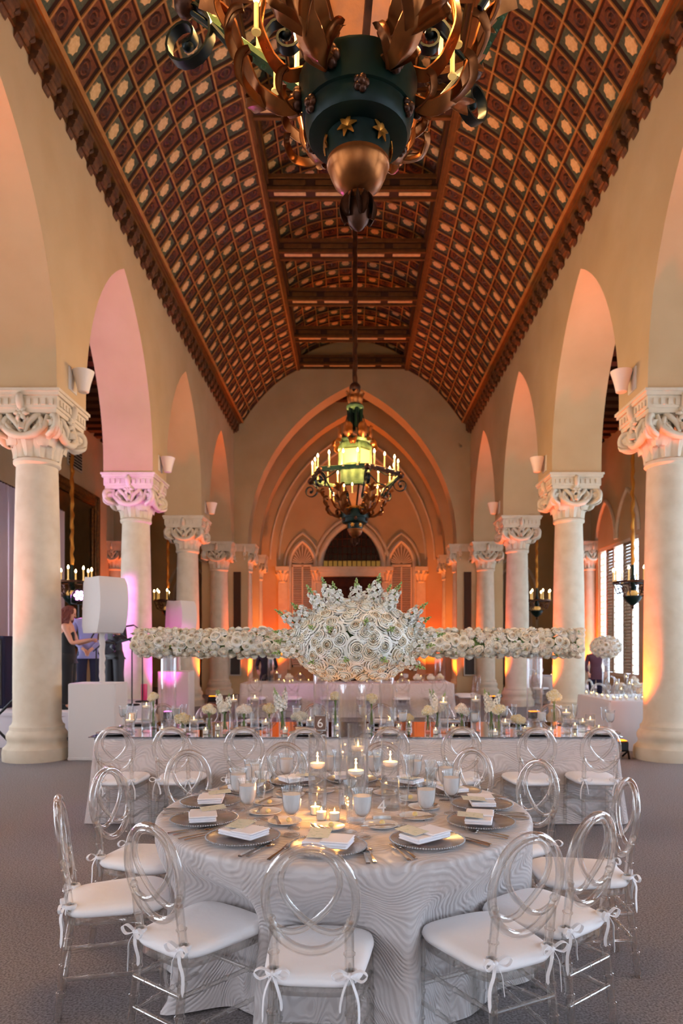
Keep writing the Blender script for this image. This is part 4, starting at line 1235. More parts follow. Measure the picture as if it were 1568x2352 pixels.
# the big round arrangement on the tall vase
r = random.Random(21)
AC = Vector((rx(815, 3.46), 3.46, 1.60))
ar = thing('flower_arrangement', 'big round arrangement of white roses and stock on the tall glass vase', 'flowers', AC)
A_, B_, C_ = .305, .29, .205
cm_ = MB(); cm_.sphere((0, 0, 0), .2, 20, 14, 0, Matrix.Diagonal((1.2, 1.2, .82, 1))); mk('foliage_core', cm_, 'stem_green', ar)
N = 215
for i in range(N):
    z = 1 - 2 * (i + .5) / N
    if z < -.92: continue
    q = sqrt(1 - z * z); a = i * 2.39996 + r.uniform(-.12, .12)
    n = Vector((q * cos(a) / A_, q * sin(a) / B_, z / C_)).normalized()
    p = Vector((q * cos(a) * A_, q * sin(a) * B_, z * C_))
    s = r.uniform(.041, .056)
    if n.y > .75 and r.random() < .4: continue
    link('rose', ROSES[r.choice((0, 0, 1, 1, 2, 2, 3))], ar, p - n * s * .55, orient(n + Vector((r.uniform(-.25, .25), r.uniform(-.25, .25), r.uniform(-.1, .25))), r.uniform(0, 6)), (s, s, s))
SPK = [(-.62, -.5, .86), (-.3, -.35, 1.0), (-.42, .1, 1.0), (0.02, -.1, 1.05), (.3, -.2, 1.0), (.45, -.1, .9), (.52, -.35, .8), (-.85, -.4, .62), (-.95, -.3, .42), (.95, -.3, .35), (.9, -.45, .55), (-1.0, -.35, -.05), (-.95, -.5, -.25), (1.0, -.4, -.12), (1.05, -.2, .05), (-.7, -.8, .3), (.15, -1, .35), (.55, -.85, .25), (-.35, -.95, .2), (-.15, -1, -.45), (.4, -.9, -.4), (-.7, -.7, -.5), (.75, -.6, -.45), (.2, .3, 1), (-.6, .5, .8), (.6, .5, .8), (-1, .3, .1), (1, .3, .1), (0, 1, .3)]
for k, d in enumerate(SPK):
    d = Vector(d).normalized(); p = Vector((d.x * A_, d.y * B_, d.z * C_))
    sink = .13 if d.y > -.6 else .2
    up = d + Vector((0, 0, .15))
    o = link('stock_spike', STOCK[k % 2], ar, p - up.normalized() * sink, orient(up, k * 1.3), (.95, .95, .95))

# ------------------------------------------------------------------ the long table with the rose garland
LX0, LX1, LY0, LY1 = -2.33, 2.39, 6.12, 7.32
LCX, LCY = (LX0 + LX1) / 2, (LY0 + LY1) / 2
def long_table(cx, cy, hx, hy, label, cloth_label, mirror, mat, seed, nf):
    t = thing('banquet_table', label, 'table', (cx, cy, 0))
    m = MB(); m.box(-hx + .012, hx - .012, -hy + .012, hy - .012, TH - .04, TH - .008); mk('tabletop', m, 'wood_dark', t, smooth=False)
    for sx in (-.85, -.3, .3, .85):
        for sy in (-.6, .6): l = MB(); l.tube([(sx * hx, sy * hy, 0), (sx * hx, sy * hy, TH - .04)], .02, 8); mk('leg', l, 'black_metal', t)
    o = rect_cloth(cx, cy, hx, hy, TH, seed, mat, nf=nf); tag(o, cloth_label, 'tablecloth')
    if mirror:
        m = MB(); m.box(-hx - .03, hx + .03, -hy - .02, hy + .02, 0, .008); o = mk('mirror_top', m, 'mirror_top', None, (cx, cy, TH + .0015), smooth=False)
        tag(o, mirror, 'table top')
long_table(LCX, LCY, (LX1 - LX0) / 2, (LY1 - LY0) / 2, 'long banquet table carrying the white rose garland', 'white wave-patterned cloth draped over the long table with the rose garland', 'mirrored top laid over the long table with the rose garland', 'cloth_wave_far', 8, 26)
ZL = TH + .0105
# garland
GY, GZ = 6.72, 1.615
gx0, gx1 = rx(303, GY), rx(1342, GY)
gr = thing('rose_garland', 'long garland of white and cream roses held up on glass cylinders', 'garland', ((gx0 + gx1) / 2, GY, GZ))
hl = (gx1 - gx0) / 2
m = MB(); m.tube([(-hl + .06, 0, 0), (-hl * .5, 0, .005), (0, 0, 0), (hl * .5, 0, -.004), (hl - .06, 0, 0)], [.05, .085, .085, .085, .05], 12); mk('moss_core', m, 'stem_green', gr)
r = random.Random(33); back = MB(); made = 0
NU = 58
for i in range(NU):
    x = -hl + .03 + (2 * hl - .06) * (i + .5) / NU
    for k in range(9):
        a = 2 * pi * (k + .5 * (i % 2)) / 9 + r.uniform(-.2, .2)
        x2 = x + r.uniform(-.018, .018); n = Vector((r.uniform(-.25, .25), cos(a), sin(a)))
        rad = .128 * r.uniform(.86, 1.12); e = min(1, (hl - abs(x2)) / .12 + .45)
        s = r.uniform(.042, .056); p = Vector((x2, cos(a) * rad * e, sin(a) * rad * e - .0))
        if cos(a) < .25 and made < 299:
            ms = ROSES[r.choice((1, 2, 3, 3))] if r.random() < .78 else BALLS[r.choice((0, 2))]
            o = link('rose', ms, gr, p - n.normalized() * s * .5, orient(n, r.uniform(0, 6)), (s, s, s)); made += 1
        else:
            q = Matrix.Translation(p) @ n.normalized().to_track_quat('Z', 'Y').to_matrix().to_4x4() @ Matrix.Diagonal((s, s, s * .9, 1))
            back.lathe([(.2, -.4), (.9, .1), (.85, .4), (.5, .62), (.3, .5), (.05, .45)], 7, 0, q, cap=False)
o = mk('rose_backing', back, 'petal_cream', gr); o['kind'] = 'stuff'
for k in range(16):
    x = r.uniform(-hl, hl); a = r.uniform(-pi, 0); n = Vector((r.uniform(-.5, .5), sin(a) * .8 - .3, r.choice((-.9, .9, -.6, .4))))
    link('stock_spike', STOCK[k % 2], gr, (x, -.05, 0), orient(n, k), (.55, .55, .55))
for k in range(34):
    a = r.uniform(-2.6, -.4) if k % 2 else r.uniform(.3, 2.6)
    x = r.uniform(-hl, hl); l = MB(); d = Vector((r.uniform(-1, 1), -abs(sin(a)) , cos(a) * .6)).normalized()
    l.ribbon([(0, 0, 0), tuple(d * .04), tuple(d * .075 + Vector((0, 0, -.012)))], [.006, .024, .003], .0012, (d.z, .2, -d.x)); mk('leaf', l, 'stem_green', gr, (x, -.095 * abs(sin(a)), .1 * cos(a)))
VMESH = None
def spot(px, d, r, lo=6.2, hi=7.24):
    """nearest clear place on the table along the same line of stand-off"""
    for dd in (0, .05, -.05, .1, -.1, .15, -.15, .2, -.2, .26, -.26, .33, -.33, .4, -.4):
        y = d + dd; x = rx(px, y)
        if lo <= y <= hi and free(x, y, r): break
    claim(x, y, r); return x, y
for i, px in enumerate((387, 737, 888, 1227)):
    x = rx(px, GY); claim(x, GY, .078)
    if VMESH is None:
        m = MB(); m.lathe([(.001, 0), (.075, 0), (.075, .76), (.070, .76), (.070, .02), (.001, .02)], 32); VMESH = m.mesh('cylinder', 'vase_glass', True, 40)
    t = thing('tall_vase', 'tall clear glass cylinder on the long table holding up the rose garland', 'vase', (x, GY, ZL), 0, 'tall cylinders under the rose garland'); link('cylinder', VMESH, t)

# small bouquets on the long table
BV = {}
def bud_vase(r0, h):
    k = (r0, h)
    if k not in BV:
        m = MB(); m.lathe([(.001, 0), (r0, 0), (r0 * 1.05, h * .4), (r0 * .8, h * .8), (r0 * .95, h), (r0 * .9, h), (r0 * .75, h * .8), (r0 * .98, h * .4), (r0 * .92, .008), (.001, .008)], 20); BV[k] = m.mesh('bottle', 'glass', True, 50)
    return BV[k]
def bouquet(px, py, d, size, kind, base_z, label, vh=None, wide=1.0):
    """bloom head seen at (px, py), d metres away, on stems in a little vase"""
    z = rz_(py, d); x, d = spot(px, d, .062 if wide == 1.0 else .085)
    h = min(vh or (z - base_z) * .62, max(z - base_z - size * .6, .05))
    v = thing('bud_vase', 'bud vase holding the ' + label, 'vase', (x, d, base_z)); link('bottle', bud_vase(.03, round(h, 2)), v)
    b = thing('bouquet', label, 'flowers', (x, d, z))
    rr = random.Random(int(px * 7 + py))
    if kind == 'stock':
        for k in range(4):
            a = rr.uniform(0, 6); dv = Vector((cos(a) * .3, sin(a) * .3, 1)); link('stock_spike', STOCK[k % 2], b, (cos(a) * .012, sin(a) * .012, -.14), orient(dv, k), (.85, .85, .85))
        link('bloom', BALLS[0], b, (0, 0, -.05), (0, 0, 0), (size * .7, size * .7, size * .7))
    else:
        k = {'white': 0, 'yellow': 1, 'blush': 2}[kind]
        for q in range(5 if wide == 1.0 else 8):
            a = 2 * pi * q / (5 if wide == 1.0 else 8); s = size * .62
            link('bloom', BALLS[k], b, (cos(a) * size * .5 * wide, sin(a) * size * .5, rr.uniform(-.015, .02)), (rr.uniform(-.5, .5), rr.uniform(-.5, .5), rr.uniform(0, 6)), (s, s, s))
        link('bloom', BALLS[k], b, (0, 0, size * .35), (0, 0, 1), (size * .7,) * 3)
    st = MB(); dz = -(z - base_z) + .02
    for q in range(4):
        a = 2 * pi * q / 4 + .4
        st.tube([(cos(a) * .014, sin(a) * .014, -size * .3), (-cos(a) * .006, -sin(a) * .006, dz * .55), (-cos(a) * .012, -sin(a) * .012, dz)], .0035, 5)
    mk('stems', st, 'stem_green', b)
claim(rx(735, 6.42), 6.42, .07)
B = [(352, 1602, 6.75, .055, 'yellow', 'yellow carnations by the tall cylinder nearest the stage'), (420, 1652, 6.6, .065, 'yellow', 'low wide cream hydrangea posy near the stage end', 1.5),
     (480, 1632, 6.45, .065, 'yellow', 'yellow carnations between the hydrangea posy and the stock'), (516, 1610, 6.5, .06, 'stock', 'short white stock with bright green tips'),
     (560, 1634, 6.45, .07, 'blush', 'blush carnations beside the short green-tipped stock'), (618, 1630, 6.6, .065, 'yellow', 'yellow carnations beside the tall dark-budded stock'), (648, 1603, 6.45, .055, 'stock', 'tall white stock with dark green buds'),
     (688, 1648, 6.8, .065, 'white', 'low wide white hydrangea beside the numeral 6', 1.6), (770, 1600, 6.9, .055, 'yellow', 'small yellow bloom between the two middle tall cylinders'), (853, 1606, 6.9, .06, 'yellow', 'yellow carnations against a middle tall cylinder'),
     (938, 1650, 6.7, .05, 'yellow', 'low yellow posy behind goblets'), (982, 1634, 6.45, .06, 'yellow', 'yellow carnations on long stems before loose stock'), (1005, 1606, 6.7, .055, 'stock', 'loose wispy stock behind a candle cylinder'),
     (1060, 1632, 6.45, .07, 'blush', 'large blush carnations before a tall candle cylinder'), (1128, 1608, 6.45, .06, 'stock', 'white stock with a leafy green top'), (1145, 1630, 6.4, .06, 'yellow', 'yellow carnations tucked against leafy stock'),
     (1190, 1655, 6.55, .06, 'yellow', 'low golden posy beside a short candle', 1.3), (1272, 1600, 6.5, .07, 'yellow', 'peach carnations on crossed stems'), ]
for b in B: bouquet(b[0], b[1], b[2], b[3], b[4], ZL, b[5], None, b[6] if len(b) > 6 else 1.0)
wl = 'on the long garland table'
CY = [(298, 1640, 6.35, .045), (336, 1612, 6.5, .045), (445, 1640, 6.6, .045), (536, 1596, 6.75, .045), (585, 1592, 6.7, .045), (610, 1650, 6.45, .04), (1018, 1602, 6.45, .048), (1092, 1594, 6.55, .048), (1160, 1652, 6.3, .045), (1300, 1630, 6.4, .048), (1338, 1650, 6.55, .048), (1355, 1640, 6.4, .045), (895, 1650, 6.9, .04), (770, 1640, 6.9, .04), (712, 1650, 6.9, .045)]
for i, (px, py, d, r0) in enumerate(CY):
    h = max(.08, rz_(py, d) - ZL); x, d = spot(px, d, r0 + .004)
    cyl_candle(x, d, ZL, r0, h, wl, .62 if h < .2 else .82, .35 if i % 3 == 0 else 0)
for px, d in ((372, 6.4), (472, 6.3), (500, 6.55), (655, 6.35), (775, 6.6), (845, 6.35), (915, 6.6), (1000, 6.3), (1040, 6.6), (1137, 6.3), (1205, 6.5), (1265, 6.3), (1320, 6.7), (1375, 6.5), (560, 6.8), (940, 6.9)): votive(*spot(px, d, .03), ZL, wl)
tn = thing('table_number', 'framed brown plaque with the white numeral 6', 'table number', (rx(735, 6.42), 6.42, ZL))
m = MB(); m.box(-.055, .055, -.006, .006, .02, .16); m.box(-.06, .06, -.03, .03, 0, .012); mk('plaque', m, 'acrylic_brown', tn, smooth=False)
m = MB()
for (a, b, c, d) in ((-.058, -.05, .018, .162), (.05, .058, .018, .162), (-.058, .058, .018, .026), (-.058, .058, .154, .162)): m.box(a, b, -.01, .01, c, d)
mk('frame', m, 'silver', tn, smooth=False)
text_obj('numeral', '6', .12, 'print_white', tn, (0, -.0075, .085), (pi / 2, 0, 0))
for i in range(8):
    x = rx([262, 397, 557, 702, 893, 1062, 1229, 1383][i], 5.62)
    for s, y in ((1, LY0 + .17), (-1, LY1 - .17)):
        F = Matrix.Translation((x * (1.12 if True else 1), y, ZL)) @ Matrix.Rotation(0 if s > 0 else pi, 4, 'Z')
        setting(F, 'long garland table', 300 + i * 2 + (s > 0), False)
for i in range(8):
    x = rx([262, 397, 557, 702, 893, 1062, 1229, 1383][i], 5.62)
    dup(ch0, None, (x, 5.64 + .19 + .02 * (i % 3), 0), [.05, -.04, .03, 0, .02, -.03, .04, -.05][i], 'clear oval-back chair before the garland table, its back to the round table', 'clear chairs along the near side of the long table')
    dup(ch0, None, (x * 1.12, 7.66 + .02 * (i % 2), 0), pi, 'clear oval-back chair on the far side of the long table, facing the round table', 'clear chairs along the far side of the long table')
# ------------------------------------------------------------------ chandeliers
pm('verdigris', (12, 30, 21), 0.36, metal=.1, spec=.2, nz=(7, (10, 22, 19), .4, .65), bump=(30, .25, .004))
pm('verdigris_lit', (84, 110, 74), 0.45, metal=.4, nz=(9, (60, 84, 58), .4, .65))  # paler copy of verdigris with the candlelight put into its colour
pm('bronze', (150, 88, 42), 0.32, metal=.85, nz=(6, (104, 58, 28), .4, .65), bump=(25, .2, .004))
pm('bronze_dark', (84, 48, 28), 0.4, metal=.7, nz=(10, (52, 30, 20), .4, .65), bump=(40, .3, .004))
pm('iron', (26, 32, 30), 0.4, metal=.7)
pm('candle_sleeve', (246, 212, 140), .5, emit=(255, 196, 100), es=.35)
emat('bulb', (255, 222, 160), 18.0)
pm('lantern_glass', (206, 168, 104), .4, emit=(255, 190, 105), es=.35)
pm('mica_glass', (168, 108, 70), .45, emit=(255, 150, 80), es=.10, nz=(8, (196, 120, 66), .4, .6), bump=(20, .4, .01))
pm('gold_leaf', (196, 128, 52), .3, metal=.9)
bl = MB(); bl.lathe([(.001, 0), (.011, .004), (.017, .02), (.016, .034), (.008, .055), (.001, .068)], 12); BULB = bl.mesh('bulb', 'bulb', True, 80)
cs = MB(); cs.lathe([(.024, 0), (.026, .012), (.013, .018), (.0125, .22), (.001, .222)], 12); SLEEVE = cs.mesh('candle_sleeve', 'candle_sleeve', True, 50)

def acanthus(path, wid, th, side, mat, waves=3):
    """broad curling leaf: ribbon with a folded midrib and wavy lobes"""
    mb = MB(); P = smooth_path(path, 5); L = len(P); v = []; cols = 5; sd = Vector(side)
    for i, p in enumerate(P):
        t = i / (L - 1); tn_ = (P[min(i + 1, L - 1)] - P[max(i - 1, 0)]).normalized(); s = (sd - tn_ * sd.dot(tn_)).normalized(); nn = tn_.cross(s)
        w = wid * (.35 + .65 * sin(pi * min(1, t * .9 + .08))) * (1 + .22 * abs(sin(waves * pi * t)))
        for c in range(cols):
            u = c / (cols - 1) * 2 - 1
            v.append(p + s * (u * w / 2) + nn * (wid * .22 * (u * u) + (-.012 if c == 2 else 0)))
    f = [(i * cols + c, i * cols + c + 1, (i + 1) * cols + c + 1, (i + 1) * cols + c) for i in range(L - 1) for c in range(cols - 1)]
    mb.add(v, f); o = len(mb.v); w2 = []
    for i, p in enumerate(P):
        tn_ = (P[min(i + 1, L - 1)] - P[max(i - 1, 0)]).normalized(); s = (sd - tn_ * sd.dot(tn_)).normalized(); nn = tn_.cross(s)
        for c in range(cols): w2.append(Vector(v[i * cols + c]) + nn * th)
    mb.add(w2, [tuple(reversed(q)) for q in f])
    e = [i * cols for i in range(L)] + [(L - 1) * cols + c for c in range(1, cols)] + [i * cols + cols - 1 for i in range(L - 2, -1, -1)] + [c for c in range(cols - 2, -1, -1)]
    for a, b in zip(e[:-1], e[1:]): mb.f.append([b, a, a + o, b + o]); mb.m.append(0)
    return mb.mesh('acanthus_leaf', mat, True, 70)

def great_chandelier(x, y, rz, label, watts):
    """origin at the finial tip"""
    t = thing('chandelier', label, 'chandelier', (x, y, 3.30), rz, 'great iron chandeliers over the nave')
    def L_(name, prof, mat, n=32, parent=None, ang=35): m = MB(); m.lathe(prof, n); return mk(name, m, mat, parent or t, ang=ang)
    fin = L_('finial', [(.001, 0), (.018, .01), (.042, .04), (.053, .075), (.05, .11), (.04, .125)], 'bronze_dark', 20)
    for i in range(6):
        a = pi / 3 * i; l = acanthus([(.035 * cos(a), .035 * sin(a), .145), (.058 * cos(a), .058 * sin(a), .11), (.06 * cos(a), .06 * sin(a), .075), (.05 * cos(a), .05 * sin(a), .045)], .045, .004, (-sin(a), cos(a), 0), 'bronze_dark', 1); link('calyx_leaf', l, fin)
    L_('bronze_bowl', [(.04, .125), (.05, .135), (.048, .148), (.035, .152), (.07, .168), (.10, .198), (.118, .238), (.124, .262), (.13, .268), (.13, .282), (.118, .286)], 'bronze')
    L_('lower_drum', [(.12, .28), (.126, .30), (.135, .385), (.15, .40), (.20, .405)], 'verdigris')
    L_('drum_flange', [(.17, .375), (.205, .385), (.218, .41), (.22, .46), (.21, .47)], 'verdigris')
    dr_ = L_('drum', [(.21, .455), (.230, .465), (.238, .52), (.242, .575), (.246, .585), (.246, .60), (.235, .60), (.20, .59)], 'verdigris')
    # bosses round the drum
    bo = MB()
    for i in range(5):
        a = 2 * pi * i / 5; bo.sphere((.012, .022 * cos(a), .026 * sin(a)), .022, 8, 6)
    bo.sphere((.03, 0, 0), .022, 8, 6); BOSS = bo.mesh('boss', 'bronze_dark', True, 70)
    fl = MB()
    for i in range(6):
        a = pi / 3 * i + .2; fl.ribbon([(0, 0, 0), (.010, .02 * cos(a), .02 * sin(a)), (.004, .042 * cos(a), .042 * sin(a))], [.012, .02, .004], .004, (0, -sin(a), cos(a)))
    FLR = fl.mesh('rosette', 'gold_leaf', True, 50)
    for i in range(6):
        a = pi / 3 * i + .35; link('boss', BOSS, t, (.237 * cos(a), .237 * sin(a), .535), (0, 0, a))
        a2 = a + .5; link('boss', BOSS, t, (.215 * cos(a2), .215 * sin(a2), .435), (0, 0, a2), (.75, .75, .75))
        a3 = a + .12; link('rosette', FLR, t, (.13 * cos(a3), .132 * sin(a3), .345), (0, 0, a3))
    # pierced gallery and tapered mica lantern
    gl = MB()
    for i in range(36):
        a = 2 * pi * i / 36; gl.box(-.006, .006, -.008, .008, 0, .05, 0, Matrix.Translation((.17 * cos(a), .17 * sin(a), .595)) @ Matrix.Rotation(a, 4, 'Z'))
    gl.lathe([(.165, .64), (.18, .64), (.18, .655), (.165, .655)], 6, cap=False); mk('gallery', gl, 'gold_leaf', t)
    for i in range(6):
        a0, a1 = pi / 3 * i, pi / 3 * (i + 1); r0, r1 = .105, .255; z0, z1 = .665, 1.0
        c0 = [(r0 * cos(a) * .97, r0 * sin(a) * .97, z0) for a in (a0, a1)]; c1 = [(r1 * cos(a) * .97, r1 * sin(a) * .97, z1) for a in (a0, a1)]
        q = MB(); q.add(c0 + c1[::-1] + [(p[0] * .96, p[1] * .96, p[2]) for p in c0 + c1[::-1]], [(0, 1, 2, 3), (7, 6, 5, 4), (0, 4, 5, 1), (2, 6, 7, 3)]); mk('mica_panel', q, 'mica_glass', t, smooth=False)
        b = MB(); b.ribbon([(r0 * cos(a0), r0 * sin(a0), z0), (r1 * cos(a0), r1 * sin(a0), z1)], .028, .02, (-sin(a0), cos(a0), 0)); mk('glazing_bar', b, 'bronze_dark', t, smooth=False)
    L_('lantern_floor', [(.10, .63), (.125, .64), (.125, .665), (.10, .67)], 'iron', 6)
    # upper lantern drum
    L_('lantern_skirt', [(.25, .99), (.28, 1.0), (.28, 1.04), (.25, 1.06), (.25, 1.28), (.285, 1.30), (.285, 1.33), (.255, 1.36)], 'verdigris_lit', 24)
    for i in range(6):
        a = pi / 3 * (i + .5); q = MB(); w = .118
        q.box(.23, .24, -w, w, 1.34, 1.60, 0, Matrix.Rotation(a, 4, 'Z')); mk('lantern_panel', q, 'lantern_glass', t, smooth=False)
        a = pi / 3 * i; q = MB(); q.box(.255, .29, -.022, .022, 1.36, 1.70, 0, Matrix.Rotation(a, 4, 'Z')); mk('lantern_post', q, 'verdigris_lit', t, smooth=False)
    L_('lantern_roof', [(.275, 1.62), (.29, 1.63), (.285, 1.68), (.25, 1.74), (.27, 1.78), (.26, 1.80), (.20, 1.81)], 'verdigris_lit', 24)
    pal = acanthus([(.25, 0, 1.78), (.285, 0, 1.88), (.28, 0, 1.97), (.30, 0, 2.04)], .16, .006, (0, 1, 0), 'bronze', 2)
    lip = acanthus([(.26, 0, 1.76), (.34, 0, 1.75), (.37, 0, 1.69), (.345, 0, 1.66)], .12, .006, (0, 1, 0), 'bronze', 1)
    for i in range(6):
        a = pi / 3 * i + .3; link('palmette', pal, t, None, (0, 0, a)); link('drip_leaf', lip, t, None, (0, 0, a + .4))
    for i in range(6):
        a = pi / 3 * i; b = MB(); b.tube([(.24 * cos(a), .24 * sin(a), 1.79), (.14 * cos(a), .14 * sin(a), 2.22)], .009, 6); mk('hanger_rod', b, 'iron', t)
        b = MB(); b.tube([(.10 * cos(a), .10 * sin(a), 2.0), (.11 * cos(a), .11 * sin(a), 2.34)], .035, 8); mk('pipe', b, 'verdigris', t)
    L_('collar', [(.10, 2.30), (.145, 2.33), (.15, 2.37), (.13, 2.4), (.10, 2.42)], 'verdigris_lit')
    cl = acanthus([(.10, 0, 2.40), (.13, 0, 2.5), (.13, 0, 2.56), (.165, 0, 2.62)], .085, .005, (0, 1, 0), 'bronze', 2)
    for i in range(8): link('crown_leaf', cl, t, None, (0, 0, pi / 4 * i))
    b = MB(); b.sphere((0, 0, 2.69), .098, 16, 12); mk('ball', b, 'bronze_dark', t)
    # hexagonal candle ring
    R_, zr = .80, 1.15
    for i in range(6):
        a0, a1 = pi / 3 * i, pi / 3 * (i + 1); p = Vector((R_ * cos(a0), R_ * sin(a0), zr)); q = Vector((R_ * cos(a1), R_ * sin(a1), zr))
        b = MB(); b.ribbon([p, q], .03, .05, (0, 0, 1) ); b.ribbon([p + Vector((0, 0, .025)), q + Vector((0, 0, .025))], .065, .012, tuple((p + q).normalized()))
        for k in range(12): c = p.lerp(q, (k + .5) / 12); b.sphere((c.x * 1.01, c.y * 1.01, zr - .012), .016, 6, 4)
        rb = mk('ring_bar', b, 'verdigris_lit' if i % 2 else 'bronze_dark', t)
        for k in (.2, .5, .8):
            c = p.lerp(q, k); s_ = link('candle_sleeve', SLEEVE, rb, (c.x, c.y, zr + .03)); 
            link('bulb', BULB, rb, (c.x, c.y, zr + .25))
        sp_ = spiral((R_ * 1.0, 0, zr - .16), .15, .025, 1.45, (1, 0, 0), (0, 0, 1), 22, pi / 2)
        b = MB(); b.ribbon(sp_, [.05] * 23, .012, (0, 1, 0)); b.sphere(sp_[-1], .028, 8, 6); mk('corner_scroll', b, 'iron', t, None, (0, 0, a0))
        b = MB(); b.tube([(R_ * .99, 0, zr), (.55, 0, zr + .02), (.27, 0, zr + .19)], .012, 6); b.tube([(R_ * .99, 0, zr - .02), (.66, 0, zr - .14), (.5, 0, zr - .35)], .014, 6); mk('stay_rod', b, 'iron', t, None, (0, 0, a0))
        b = MB(); b.sphere((0, 0, 0), .055, 10, 8); mk('corner_boss', b, 'bronze_dark', t, p)
        # acanthus arm from the drum
        arm = acanthus([(.18, 0, .545), (.30, 0, .49), (.42, 0, .56), (.49, 0, .72), (.55, 0, .88), (.66, 0, .94)], .095, .007, (0, 1, 0), 'bronze', 5)
        link('acanthus_arm', arm, t, None, (0, 0, a0 + radians(16)))
        arm2 = acanthus([(.17, 0, .665), (.28, 0, .63), (.36, 0, .70), (.42, 0, .86), (.40, 0, 1.0)], .075, .006, (0, 1, 0), 'bronze', 4)
        link('acanthus_arm', arm2, t, None, (0, 0, a0 + radians(16)))
        if i == 0:
            lfl = acanthus([(0, 0, 0), (.05, .03, .02), (.09, .075, .05), (.085, .11, .1), (.05, .12, .12)], .05, .005, (.5, -.2, .8), 'bronze', 2)
            lfr = acanthus([(0, 0, 0), (.05, -.03, .02), (.09, -.075, .05), (.085, -.11, .1), (.05, -.12, .12)], .05, .005, (.5, .2, .8), 'bronze', 2)
        for (lx, lz, ls) in ((.24, .50, .8), (.38, .53, 1.0), (.47, .68, 1.0), (.53, .84, .8)):
            ca, sa = cos(a0 + radians(16)), sin(a0 + radians(16))
            for lm in (lfl, lfr): link('leaflet', lm, t, (lx * ca, lx * sa, lz), (0, -.5 if lx > .4 else 0, a0 + radians(16)), (ls, ls, ls))
        sp_ = spiral((.30, 0, .80), .10, .02, 1.5, (1, 0, 0), (0, 0, 1), 20, -pi / 2)
        b = MB(); b.ribbon(sp_, .045, .010, (0, 1, 0)); b.sphere(sp_[-1], .024, 8, 6); mk('arm_scroll', b, 'iron', t, None, (0, 0, a0 + radians(16)))
        for rr_, aa, zz in ((.42, a0 + .35, .80), (.46, a0 + .7, .80)):
            s_ = link('candle_sleeve', SLEEVE, t, (rr_ * cos(aa), rr_ * sin(aa), zz), None, (.8, .8, .55)); link('bulb', BULB, t, (rr_ * cos(aa), rr_ * sin(aa), zz + .12), None, (.8, .8, .8))
    # sleeve of leaves over the chain
    zb = 2.76; top = 11.75 - 3.30
    b = MB(); pts = []; rr_ = []
    n = 60
    for i in range(n + 1): z = zb + (top - zb) * i / n; pts.append((.006 * sin(i * 2.1), .006 * cos(i * 1.7), z)); rr_.append(.038 + .008 * (i % 2))
    b.tube(pts, rr_, 8); mk('chain_sleeve', b, 'bronze_dark', t)
    b = MB(); b.lathe([(.06, top - .02), (.14, top), (.16, top + .05), (.05, top + .08)], 20); mk('ceiling_rose', b, 'bronze_dark', t)
    for i in range(6): light('candle_ring_glow', 'POINT', (.7 * cos(pi / 3 * (i + .5)), .7 * sin(pi / 3 * (i + .5)), 1.5), watts / 6, (255, 196, 122), .02, parent=t)
    light('chandelier_low_glow', 'POINT', (0, 0, .72), watts * .2, (255, 170, 90), .02, parent=t)
    return t
great_chandelier(rx(815, 11.64), 11.64, radians(-90 + 14), 'great tiered iron candle chandelier hanging before the end arch', 460)
great_chandelier(rx(822, 2.84), 2.84, radians(-90 + 14), 'great iron chandelier with green drum and bronze acorn over the round table', 380)

def aisle_chandelier(x, y, label):
    t = thing('chandelier', label, 'chandelier', (x, y, 2.42), .2, 'small candle chandeliers in the aisles')
    def L_(name, prof, mat, n=20): m = MB(); m.lathe(prof, n); return mk(name, m, mat, t)
    L_('finial', [(.001, 0), (.03, .04), (.02, .08), (.05, .1)], 'bronze_dark', 12)
    L_('bowl', [(.05, .1), (.14, .18), (.19, .26), (.19, .30), (.12, .31)], 'verdigris', 20)
    L_('cup', [(.10, .30), (.13, .36), (.09, .42)], 'lantern_glass', 16)
    L_('stem', [(.05, .42), (.08, .5), (.05, .56), (.06, .62), (.03, .8), (.03, 1.0)], 'verdigris', 12)
    m = MB(); m.lathe([(.40, .58), (.43, .58), (.43, .63), (.40, .63), (.40, .58)], 24, cap=False)
    rg = mk('ring', m, 'bronze_dark', t)
    for i in range(4):
        a = pi / 2 * i; m = MB(); m.tube([(.41, 0, .6), (.05, 0, .6)], .012, 6); mk('spoke', m, 'iron', t, None, (0, 0, a + .3))
    for i in range(8):
        a = pi / 4 * i; link('candle_sleeve', SLEEVE, rg, (.415 * cos(a), .415 * sin(a), .62), None, (1.3, 1.3, 1.1)); link('bulb', BULB, rg, (.415 * cos(a), .415 * sin(a), .865), None, (1.4, 1.4, 1.3))
        s_ = spiral((.30, 0, .44), .10, .02, 1.4, (1, 0, 0), (0, 0, 1), 14, pi / 2); m = MB(); m.tube(s_, .011, 5); m.tube([(.41, 0, .58), (.33, 0, .36), (.18, 0, .28)], .011, 5); mk('scroll', m, 'bronze_dark', t, None, (0, 0, a))
    pts = []; rr = []
    for i in range(41): pts.append((.012 * sin(i * 2.3), .012 * cos(i * 1.9), 1.0 + (8.33 - 2.42 - 1.0) * i / 40)); rr.append(.035 + .014 * (i % 2))
    m = MB(); m.tube(pts, rr, 7); mk('chain_sleeve', m, 'gold_leaf', t)
    light('chandelier_glow', 'POINT', (0, 0, 1.0), 35, (255, 190, 110), .02, parent=t)
for s in (-1, 1):
    sd = 'stage' if s < 0 else 'shuttered window'
    aisle_chandelier(s * 6.28, 15.3, 'small iron candle chandelier in the %s aisle, the one clear of the end wall' % sd)
    aisle_chandelier(s * 5.75, 21.3, 'small iron candle chandelier in the %s aisle, close to the end wall' % sd)
